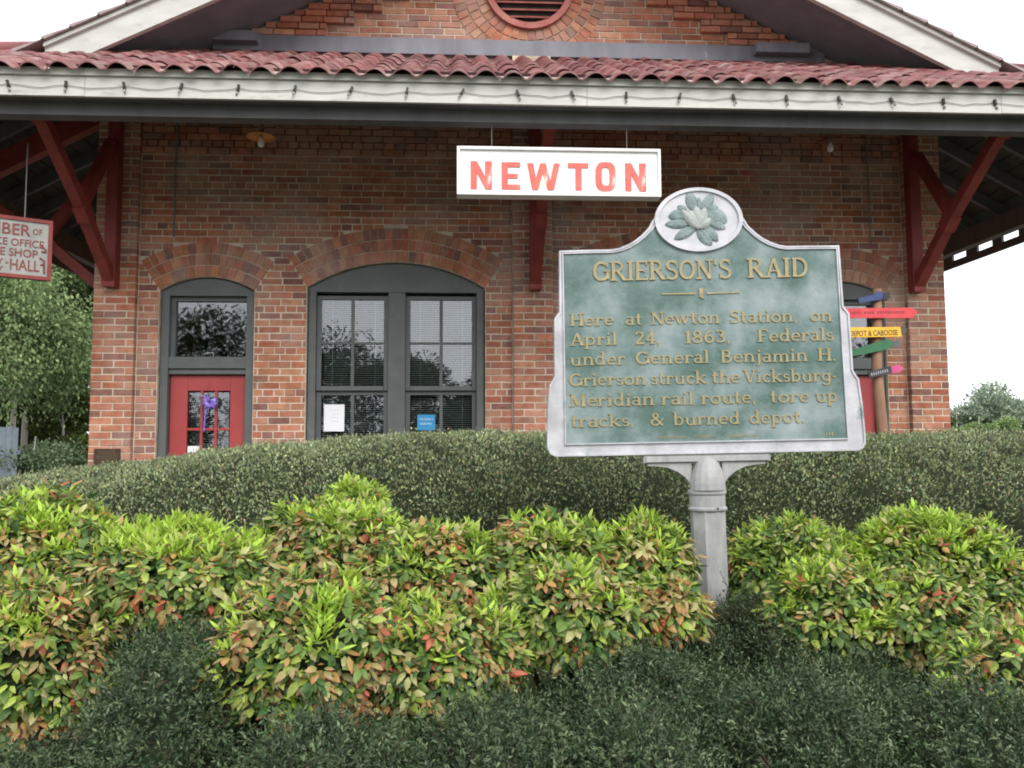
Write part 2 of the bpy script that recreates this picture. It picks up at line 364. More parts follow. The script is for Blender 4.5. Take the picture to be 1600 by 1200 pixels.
# arch rings
arch = []
def arch_rings(cx, cz, r, a0, a1, y, score, rings=3, bw=.066, rh=.11):
    for k in range(rings):
        r0 = r + .004 + k * (rh + .005); r1 = r0 + rh - .006; n = max(3, int(round((r0) * (a1 - a0) / (bw + .008))))
        for j in range(n):
            t0 = a0 + (a1 - a0) * j / n; t1 = a0 + (a1 - a0) * (j + 1) / n; g_ = .0042 / r0
            arch.append((cx, cz, r0, r1, t0 + g_, t1 - g_, y, score))
for idx, (x0, x1, zs, rise) in enumerate(OPEN):
    cx, cz, r = arc_for(x0, x1, zs, rise); a = math.asin((x1 - x0) / 2 / r)
    arch_rings(cx, cz, r, PI / 2 - a, PI / 2 + a, YW - .004, 0 if idx == 3 else 1)
arch_rings(VX, VZ, VR, 0, 2 * PI, YW - .006, .5, 3)
# vent rings above the frame never show
order = sorted(range(len(bricks)), key=lambda k: -bricks[k][5] + random.random() * .02)
top = set(order[:300]); mass = MB()
for k, (x0, x1, z0, z1, y, s_) in enumerate(bricks):
    dy = random.uniform(-.003, .003); j = lambda: random.uniform(-.0016, .0016); c = bcol()
    if z0 < 2.15 and z0 > 1.9 and random.random() < .5: c = (c[0] * 1.0, c[1] * .95, c[2] * .9, 1)
    if k in top:
        o = link('brick', BU, depot, (x0 + j() - XC, y + dy - YF, z0 + j() - .15), (0, j() * 2, 0), (x1 - x0, .09, z1 - z0)); o.color = c
    else:
        n = len(mass.v); a, b, d_, e_ = x0 + j(), x1 + j(), z0 + j(), z1 + j(); yb = y + .09
        yf = y + dy; e1 = .005
        mass.v += [(a + e1, yf, d_ + e1 * .6), (b - e1, yf, d_ + e1 * .6), (b - e1, yf, e_ - e1 * .6), (a + e1, yf, e_ - e1 * .6), (a, yf + .006, d_), (b, yf + .006, d_), (b, yf + .006, e_), (a, yf + .006, e_), (a, yb, d_), (b, yb, d_), (b, yb, e_), (a, yb, e_)]
        mass.f += [(n, n + 1, n + 2, n + 3)] + [(n + 4 + q, n + 4 + (q + 1) % 4, n + (q + 1) % 4, n + q) for q in range(4)] + [(n + 8 + q, n + 8 + (q + 1) % 4, n + 4 + (q + 1) % 4, n + 4 + q) for q in range(4)]
        mass.c += [c] * 12
dpart(mass, 'brickwork', M['brickmass'], kind='stuff')
am = MB(); na = 0
for cx, cz, r0, r1, t0, t1, y, s_ in arch:
    c = bcol(); y0 = y + random.uniform(-.003, .002); pts = [(r0, t0), (r0, (t0 + t1) / 2), (r0, t1), (r1, t1), (r1, (t0 + t1) / 2), (r1, t0)]
    # front must be CCW seen from -y : angles increase counter-clockwise with x to the right
    pol = [(cx + r * math.cos(t), cz + r * math.sin(t)) for r, t in pts][::-1]
    if cz + r1 < 0: continue
    if s_ >= 1 and na < 300:
        ox, oz = cx + r0 * math.cos(t0), cz + r0 * math.sin(t0)
        mb = MB().prism([(x - ox, z_ - oz) for x, z_ in pol], 0, .1); o = mb.build('arch_brick', M['brick'], depot); o.location = (ox - XC, y0 - YF, oz - .15); o.color = c; na += 1
    elif not (s_ == .5 and cz + r0 * math.sin(t0) > 6.75):
        n = len(am.v); am.prism(pol, y0, y0 + .1); am.c += [c] * (len(am.v) - n)
dpart(am, 'arch_brickwork', M['brickmass'], kind='stuff')

# louvred round vent
def ring(cx, cz, r0, r1, y0, y1, n=48):
    mb = MB()
    for k in range(n):
        a, b = 2 * PI * k / n, 2 * PI * (k + 1) / n
        q = lambda r, t, y: (cx + r * math.cos(t), y, cz + r * math.sin(t))
        mb.quad(q(r0, a, y0), q(r1, a, y0), q(r1, b, y0), q(r0, b, y0)); mb.quad(q(r1, a, y0), q(r1, a, y1), q(r1, b, y1), q(r1, b, y0)); mb.quad(q(r0, b, y0), q(r0, b, y1), q(r0, a, y1), q(r0, a, y0))
    return mb
vent = dpart(ring(VX, VZ, .395, .458, YW - .05, YW + .005), 'round_vent', M['louver'])
lb = MB().prism([(VX + .39 * math.cos(t), VZ + .39 * math.sin(t)) for t in [2 * PI * k / 32 for k in range(32)]][::1], YW - .003, YW + .004).build('vent_backing', M['room'], vent)
zz = VZ - .33
while zz < VZ + .36:
    h = math.sqrt(max(.01, .39 ** 2 - (zz - VZ) ** 2)) - .01
    MB().bar((VX - h, YW - .032, zz), (VX + h, YW - .032, zz), .062, .016, up=(0, -.55, 1)).build('louvre_slat', M['louver'], vent)
    zz += .077
# flashing along the foot of the gable
fl = D().box(XC - 3.15, XC + 3.05, YW - .055, YW - .012, 5.45, 5.612); dpart(fl, 'flashing', M['flash'])
for q0, q1 in ((-3.15, -2.7), (2.3, 2.85)): dpart(D().box(XC + q0, XC + q1, YW - .16, YW - .058, 5.50, 5.60), 'flashing_cap', M['flash'])

# main gable roof: rakes, soffit, shingles
for s in (-1, 1):
    ux, uz = s / math.hypot(1, .49), -.49 / math.hypot(1, .49)
    X = lambda u: XC + s * u
    lowz = lambda u: 5.3 + .49 * (3.34 - u)
    u1 = 4.35
    pol = [(X(0), lowz(0)), (X(u1), lowz(u1)), (X(u1), lowz(u1) + .225), (X(0), lowz(0) + .225)]
    if s > 0: pass
    else: pol = pol[::-1]
    dpart(MB().prism(pol, 7.3, 7.35), 'rake_board', M['fascia'])
    pol2 = [(X(0), lowz(0) + .226), (X(u1), lowz(u1) + .226), (X(u1), lowz(u1) + .262), (X(0), lowz(0) + .262)]
    if s < 0: pol2 = pol2[::-1]
    dpart(MB().prism(pol2, 7.265, 7.345), 'rake_moulding', M['fascia'])
    pol3 = [(X(0), lowz(0) + .10), (X(u1 + .1), lowz(u1 + .1) + .10), (X(u1 + .1), lowz(u1 + .1) + .15), (X(0), lowz(0) + .15)]
    if s < 0: pol3 = pol3[::-1]
    dpart(MB().prism(pol3, 7.352, YB + .5), 'gable_soffit', M['gsoffit'])
    # shingle courses showing on the edge
    u = .1; k = 0
    while u < 4.45:
        a, b = (X(u), lowz(u) + .268), (X(u + .26), lowz(u + .26) + .268)
        mb = MB(); t = .022
        pp = [(a[0], a[1]), (b[0], b[1]), (b[0], b[1] + t + .012), (a[0], a[1] + t * .3)]
        if s < 0: pp = pp[::-1]
        mb.prism(pp, 7.23, YB + .6); dpart(mb, 'shingle_course', M['shingle']); u += .235
# ------------------------------------------------------------------ skirt roof tiles
TW, TL = .2085, .31; NT = 12
def tile_mesh():
    mb = MB(); th = .011
    prof = []
    for t in range(NT + 1):
        u = t / NT; prof.append((u, .046 * max(0, math.sin(PI * (u - .10) / .72)) ** .75 if .10 < u < .82 else -.006 * math.sin(PI * (((u - .82) % 1) / .28))))
    for y, dz in ((0, .012), (TL + .02, .0)):
        mb.v += [(TW * u, y, h + dz) for u, h in prof]
    mb.v += [(TW * u, 0.0, h + .012 - th) for u, h in prof]
    n = NT + 1
    for k in range(NT): mb.f.append((k, k + 1, n + k + 1, n + k)); mb.f.append((2 * n + k, 2 * n + k + 1, k + 1, k))
    return mb
TM = tile_mesh().mesh('roof_tile', M['tile'], True)
slope = math.atan(SL); nt_ = 0; tm = MB()
base = tile_mesh()
def add_tile(mb, origin, yaw, dip):
    n = len(mb.v); Rm = Matrix.Rotation(yaw, 3, 'Z') @ Matrix.Rotation(dip, 3, 'X'); o = Vector(origin)
    mb.v += [tuple(o + Rm @ Vector(v)) for v in base.v]; mb.f += [tuple(n + i for i in f) for f in base.f]
rows = int(2.1 / (TL * math.cos(slope))) + 1
for r_ in range(rows):
    for c_ in range(int((EX1 - EX0) / TW) + 1):
        x = EX0 + c_ * TW; y = EY - .03 + r_ * TL * math.cos(slope); z_ = ZE - .055 + r_ * TL * math.sin(slope)
        if x + TW / 2 < EX0 + (y - EY) or x + TW / 2 > EX1 - (y - EY): continue
        if y > YW - .08: continue
        infr = -3.9 < x < 5.3
        dip = slope + random.uniform(-.022, .022); dz = random.uniform(-.006, .006)
        if infr and nt_ < 300:
            o = link('roof_tile', TM, depot, (x - XC, y - YF, z_ + dz - .15), (dip, random.uniform(-.03, .03), random.uniform(-.02, .02))); nt_ += 1
        else: add_tile(tm, (x, y, z_ + dz), 0, dip)
HOLES = []
for (px, py) in ((1500, 401), (1540, 386), (1580, 371)):
    # opening near the outer edge of the right-hand skirt: plane z = 4.30
    d = CR @ Vector(((px - 800) / F, (600 - py) / F, -1)); p = EYE + d * ((EX1 - .065) / d.x); HOLES.append(p)
for side in (-1, 1):
    for r_ in range(rows):
        for c_ in range(int(14 / TW)):
            yy = EY + c_ * TW; inn = r_ * TL * math.cos(slope); z_ = ZE - .055 + r_ * TL * math.sin(slope)
            if inn > (yy + TW / 2 - EY): continue
            if side < 0: add_tile(tm, (EX0 - .03 + inn, yy + TW, z_), -PI / 2, slope)
            else: add_tile(tm, (EX1 + .03 - inn, yy, z_), PI / 2, slope)
dpart(tm, 'roof_tiles', M['tile'], kind='stuff', smooth=True)
# hip ridges
for s, ex in ((1, EX0), (-1, EX1)):
    dpart(MB().tube([(ex - s * .02, EY - .02, ZE - .0), (ex + s * 2.0, EY + 2.0, ZE + 2.0 * SL)], .07, 10), 'hip_ridge', M['tile'], smooth=True)
dpart(MB().box(EX0 + .02, EX1 - .02, EY + .075, EY + .09, ZE - .09, ZE + .035), 'eave_filler', M['tileunder'])
# deck boards under the tiles (front) and on the sides, board by board
dk = MB(); nb = 13
for k in range(nb):
    a = EY + .06 + k * 2.02 / nb; b = EY + .06 + (k + 1) * 2.02 / nb - .008
    f_ = lambda t: (EX0 + (t - EY), EX1 - (t - EY), ZE + SL * (t - EY) - .075)
    (p0, p1, z0), (q0, q1, z1) = f_(a), f_(b); n = len(dk.v)
    dk.v += [(p0, a, z0), (p1, a, z0), (q1, b, z1), (q0, b, z1), (p0, a, z0 + .02), (p1, a, z0 + .02), (q1, b, z1 + .02), (q0, b, z1 + .02)]
    dk.f += [tuple(n + i for i in q) for q in ((3, 2, 1, 0), (4, 5, 6, 7), (0, 1, 5, 4), (2, 3, 7, 6))]
dpart(dk, 'roof_deck', M['deck'])
for s, ex in ((1, EX0), (-1, EX1)):
    dk = MB()
    for k in range(nb):
        a = .06 + k * 2.02 / nb; b = .06 + (k + 1) * 2.02 / nb - .008
        cuts = [EY + a] + [] + [YB]
        for y0, y1 in zip(cuts[::2], cuts[1::2]):
            xa, xb = ex + s * a, ex + s * b; za, zb = ZE + SL * a - .075, ZE + SL * b - .075
            dk.quad((xa, y0, za), (xa, y1, za), (xb, y1, zb), (xb, y0 + (b - a if y0 == cuts[0] else 0), zb))
    dpart(dk, 'side_deck', M['deck'])
# rafters
rf = MB(); x = EX0 + 1.0
while x < EX1 - .8:
    st = EY + .25; en = min(YF - .01, EY + min(x - EX0, EX1 - x) + .0)
    if en - st > .3: rf.bar((x, st, ZE + SL * (st - EY) - .15), (x, en, ZE + SL * (en - EY) - .15), .05, .13)
    x += .61
for s, ex in ((1, EX0), (-1, EX1)):
    y = 7.2
    while y < YB:
        en = min(1.98, y - EY); rf.bar((ex + s * .25, y, ZE + SL * .25 - .15), (ex + s * en, y, ZE + SL * en - .15), .05, .13); y += .61
dpart(rf, 'rafters', M['soffit'])
# fascia of two boards in lengths, with a crown strip
ZB = 4.115; cuts = [EX0, -2.82, .93, 4.22, EX1]
for a, b in zip(cuts, cuts[1:]):
    dpart(MB().box(a + .0015, b - .0015, 6.15, 6.18, ZB + random.uniform(-.003, .003), ZB + .148), 'fascia_board', M['fascia'])
    dpart(MB().box(a + .0015, b - .0015, 6.125, 6.18, ZB + .151, ZB + .205), 'crown_strip', M['fascia'])
for s, ex in ((1, EX0), (-1, EX1)):
    xa, xb = sorted((ex + s * .05, ex + s * .08)); dpart(MB().box(xa, xb, 6.182, YB, 3.98, 4.075), 'side_fascia', M['soffit']); dpart(MB().box(xa, xb, 6.182, YB, 4.1705, 4.32), 'side_fascia', M['soffit'])
    ys = [6.182] + ([v for h in sorted(HOLES, key=lambda h: h.y) for v in (h.y - .16, h.y + .16)] if s < 0 else []) + [YB]
    for y0, y1 in zip(ys[::2], ys[1::2]): dpart(MB().box(xa, xb, y0, y1, 4.0755, 4.17), 'side_fascia', M['soffit'])
dpart(MB().box(EX0 + .2, EX1 - .2, 6.30, 6.42, 4.03, 4.25), 'eave_beam', M['soffit'])
dpart(MB().box(EX0 + .1, EX1 - .1, 6.182, 6.298, ZB + .01, ZB + .025), 'eave_soffit', M['soffit'])
for s, ex in ((1, EX0), (-1, EX1)):
    xa, xb = sorted((ex + s * .38, ex + s * .50)); dpart(MB().box(xa, xb, 6.44, YB, 4.03, 4.25), 'side_beam', M['soffit'])

# brackets
def bracket(origin, ang):
    """built looking out along -Y from the wall at local y=0, turned by ang"""
    b = MB().box(-.055, .055, -.12, -.002, 3.04, 4.95).build('bracket_post', M['redwood'], None, bevel=.006)
    MB().bar((0, -.12, 4.995), (0, -1.62, 4.175), .11, .2).build('bracket_rafter', M['redwood'], b)
    MB().bar((0, -.10, 3.12), (0, -.66, 3.585), .095, .1).bar((0, -.62, 3.55), (0, -.74, 3.65), .105, .135).bar((0, -.70, 3.62), (0, -1.62, 4.26), .09, .1).bar((0, -1.46, 4.14), (0, -1.62, 4.25), .105, .14).build('brace', M['redwood'], b)
    MB().bar((0, -.72, 3.66), (0, -.16, 4.42), .08, .1).build('strut', M['redwood'], b)
    MB().box(-.06, .06, -.14, -.121, 3.04, 3.13).build('end_block', M['redwood'], b)
    b.location = origin; b.rotation_euler = (0, 0, ang); b.parent = depot; b.matrix_parent_inverse = Matrix.Translation((-XC, -YF, -.15)); return b
for x in (-3.375, XC + .035, 4.53): bracket((x, YF, 0), 0)
for y in (8.6, 12.2, 15.8, 19.2): bracket((XL, y, 0), -PI / 2); (bracket((XR, y, 0), PI / 2) if y > 13 else None)

# ------------------------------------------------------------------ door and windows
YT = YW + .045     # face of the timber frames
def arch_fill(x0, x1, zb, zs, rise, y0, y1, inset=.012):
    cx, cz, r = arc_for(x0, x1, zs, rise); r -= inset; n = 18
    a, b = x0 + inset, x1 - inset
    top_ = [(a + (b - a) * k / n, cz + math.sqrt(max(0, r * r - (a + (b - a) * k / n - cx) ** 2))) for k in range(n + 1)]
    return MB().prism([(a, zb), (b, zb)] + top_[::-1], y0, y1)
def make_door(x0, x1, hidden=False):
    zs, rise = 3.045, .135
    fr = MB(); fr.box(x0 + .012, x0 + .085, YT, YT + .14, .17, 3.0); fr.box(x1 - .085, x1 - .012, YT, YT + .14, .17, 3.0)
    fr.box(x0 + .0855, x1 - .0855, YT + .02, YT + .14, 2.23, 2.27); fr.box(x0 + .0855, x1 - .0855, YT + .005, YT + .14, 2.285, 2.40); fr.box(x0 + .0855, x1 - .0855, YT + .03, YT + .14, 2.2705, 2.2845)
    f = dpart(fr, 'door_frame', M['trim'], bevel=.004)
    arch_fill(x0, x1, 3.0005, zs, rise, YT + .002, YT + .14).build('lunette_panel', M['trim'], f)
    MB().box(x0 + .086, x0 + .125, YT + .06, YT + .12, 2.4005, 2.9995).box(x0 + .1255, x1 - .086, YT + .06, YT + .12, 2.955, 2.9995).build('transom_sash', M['trim'], f)
    MB().box(x0 + .125, x1 - .085, YT + .095, YT + .1, 2.40, 2.956).build('transom_pane', M['glass'], f)
    cx = (x0 + x1) / 2; a, b = x0 + .09, x1 - .09; y = YT + .075
    d = MB(); st = .155; px0, px1 = a + st + .01, b - st + .0
    d.box(a, px0, y, y + .045, .175, 2.225).box(px1, b, y, y + .045, .175, 2.225).box(px0, px1, y, y + .045, 2.07, 2.225).box(px0, px1, y, y + .045, .175, .95)
    dd = dpart(d, 'door', M['reddoor'], bevel=.005)
    pw = (px1 - px0) / 3; ph = (2.07 - .95) / 3
    for k in (1, 2): MB().box(px0 + pw * k - .012, px0 + pw * k + .012, y + .004, y + .04, .9505, 2.0695).build('muntin', M['reddoor'], dd)
    for k in (1, 2): MB().box(px0, px1, y + .007, y + .038, .95 + ph * k - .012, .95 + ph * k + .012).build('muntin', M['reddoor'], dd)
    MB().box(cx - .006, cx + .006, y - .004, y - .0005, 2.072, 2.223).build('meeting_strip', M['reddoor'], dd)
    for i in range(3):
        for j in range(3):
            MB().box(px0 + pw * i + .013, px0 + pw * (i + 1) - .013, y + .02, y + .024, .95 + ph * j + .013, .95 + ph * (j + 1) - .013).build('pane', M['glass'], dd)
    bl = MB(); z = .96
    while z < 2.06: bl.box(px0 + .01, px1 - .01, y + .075, y + .095, z, z + .004); z += .022
    bl.build('blind', M['blind'], dd, kind='stuff')
    MB().box(px0 + .05, px0 + .12, y + .11, y + .13, .96, 2.06).box(px1 - .16, px1 - .07, y + .11, y + .13, .96, 2.06).build('curtain', M['curtain'], dd)
    h_mb = MB().lathe([(.001, 0), (.026, .0), (.028, .02), (.012, .045), (.001, .046)], 12, 0, 0, 0)
    h = h_mb.build('handle', M['metal'], dd); h.location = (b - .06, y - .001, 1.12); h.rotation_euler = (PI / 2, 0, 0)
    return px0, px1, y, pw, ph
dinfo = make_door(*DOORS[0]); make_door(*DOORS[1])
def make_window(x0, x1):
    zs, rise = 3.085, .255; cx = (x0 + x1) / 2; zh = 3.045; zl = 1.02
    fr = MB(); fr.box(x0 + .012, x0 + .085, YT, YT + .13, zl, zh); fr.box(x1 - .085, x1 - .012, YT, YT + .13, zl, zh); fr.box(cx - .085, cx + .085, YT + .01, YT + .13, zl, zh - .0005)
    f = dpart(fr, 'window', M['trim'], bevel=.004)
    arch_fill(x0, x1, zh + .0005, zs, rise, YT + .003, YT + .13).build('lunette_panel', M['trim'], f)
    MB().box(x0 - .02, x1 + .02, YW - .05, YT + .13, zl - .07, zl - .0005).build('sill', M['trim'], f)
    for a, b in ((x0 + .0855, cx - .0855), (cx + .0855, x1 - .0855)):
        zm = 2.07; mid = (a + b) / 2
        for (z0, z1, y, nm) in ((zm, zh - .03, YT + .045, 'upper_sash'), (zl + .001, zm - .002, YT + .075, 'lower_sash')):
            s_ = MB(); s_.box(a, a + .045, y, y + .04, z0, z1).box(b - .045, b, y, y + .04, z0, z1).box(a + .0455, b - .0455, y, y + .04, z1 - .04, z1).box(a + .0455, b - .0455, y - (.01 if nm[0] == 'u' else 0), y + .04, z0, z0 + .045)
            s_.box(mid - .016, mid + .016, y + .004, y + .036, z0 + .0455, z1 - .0405)
            if nm[0] == 'u': zz = (z0 + z1) / 2; s_.box(a + .0455, mid - .0165, y + .006, y + .034, zz - .011, zz + .011).box(mid + .0165, b - .0455, y + .006, y + .034, zz - .011, zz + .011)
            s_.build(nm, M['trim'], f, bevel=.003)
            zr = [z0 + .045, (z0 + z1) / 2, z1 - .04] if nm[0] == 'u' else [z0 + .045, z1 - .04]
            for za, zb in zip(zr, zr[1:]):
                for pa, pb in ((a + .046, mid - .016), (mid + .016, b - .046)):
                    MB().box(pa, pb, y + .018, y + .022, za, zb).build('pane', M['glass'], f)
        bl = MB(); z = zl + .03
        while z < zh - .05:
            bl.bar((a + .05, YT + .165, z), (b - .05, YT + .165, z), .021, .0022, up=(0, -.35, 1)); z += .0215
        for q in (a + .14, b - .14): bl.box(q - .0025, q + .0025, YT + .15, YT + .152, zl + .02, zh - .05)
        bl.build('blind', M['blind'], f, kind='stuff')
        MB().box(a + .05, b - .05, YT + .15, YT + .18, zh - .05, zh - .02).build('blind_rail', M['blind'], f)
for wn in WINS: make_window(*wn)
# conduit and junction details on the wall
dpart(MB().tube([(P(275, 240, YW - .05).x, YW - .05, 4.95), (P(275, 240, YW - .05).x, YW - .05, 3.56)], .009, 6), 'conduit', M['wire'])
dpart(MB().tube([(P(1357, 300, YW - .05).x, YW - .05, 4.95), (P(1357, 300, YW - .05).x, YW - .05, 3.55)], .009, 6), 'conduit', M['wire'])
# low ledge at the foot of the left pier
dpart(MB().box(XL - .35, XL - .005, YF + .05, YF + .5, .16, 1.24), 'side_plinth', M['sidebrick'])

#=====PART2=====
# ------------------------------------------------------------------ lettering
def text_mesh(s, width, height, m, depth=.002, bold=0.0, name='lettering'):
    """flat print from Blender's built-in font, fitted to width x height, origin at lower left, in the XZ plane facing -Y"""
    cu = bpy.data.curves.new('t', 'FONT'); cu.body = s; cu.extrude = .01; cu.offset = bold; cu.resolution_u = 3
    o = bpy.data.objects.new('t', cu); COL.objects.link(o); bpy.context.view_layer.update()
    me = bpy.data.meshes.new_from_object(o.evaluated_get(bpy.context.evaluated_depsgraph_get())); bpy.data.objects.remove(o); bpy.data.curves.remove(cu)
    co_ = np.empty(len(me.vertices) * 3); me.vertices.foreach_get('co', co_); c = co_.reshape(-1, 3)
    mn, mx_ = c.min(0), c.max(0); c = (c - mn) / np.maximum(mx_ - mn, 1e-6)
    o2 = np.stack([c[:, 0] * width, -c[:, 2] * depth, c[:, 1] * height], -1); me.vertices.foreach_set('co', o2.ravel()); me.materials.clear(); me.materials.append(m); me.name = name; me.update(); return me
T_, t_ = .175, .10
def Ls(*a): return ('L',) + a
def As(*a): return ('A',) + a
def Sf(x, y, w=.34): return ('L', x - w / 2, y + (.035 if y < .5 else -.035), x + w / 2, y + (.035 if y < .5 else -.035), .075)
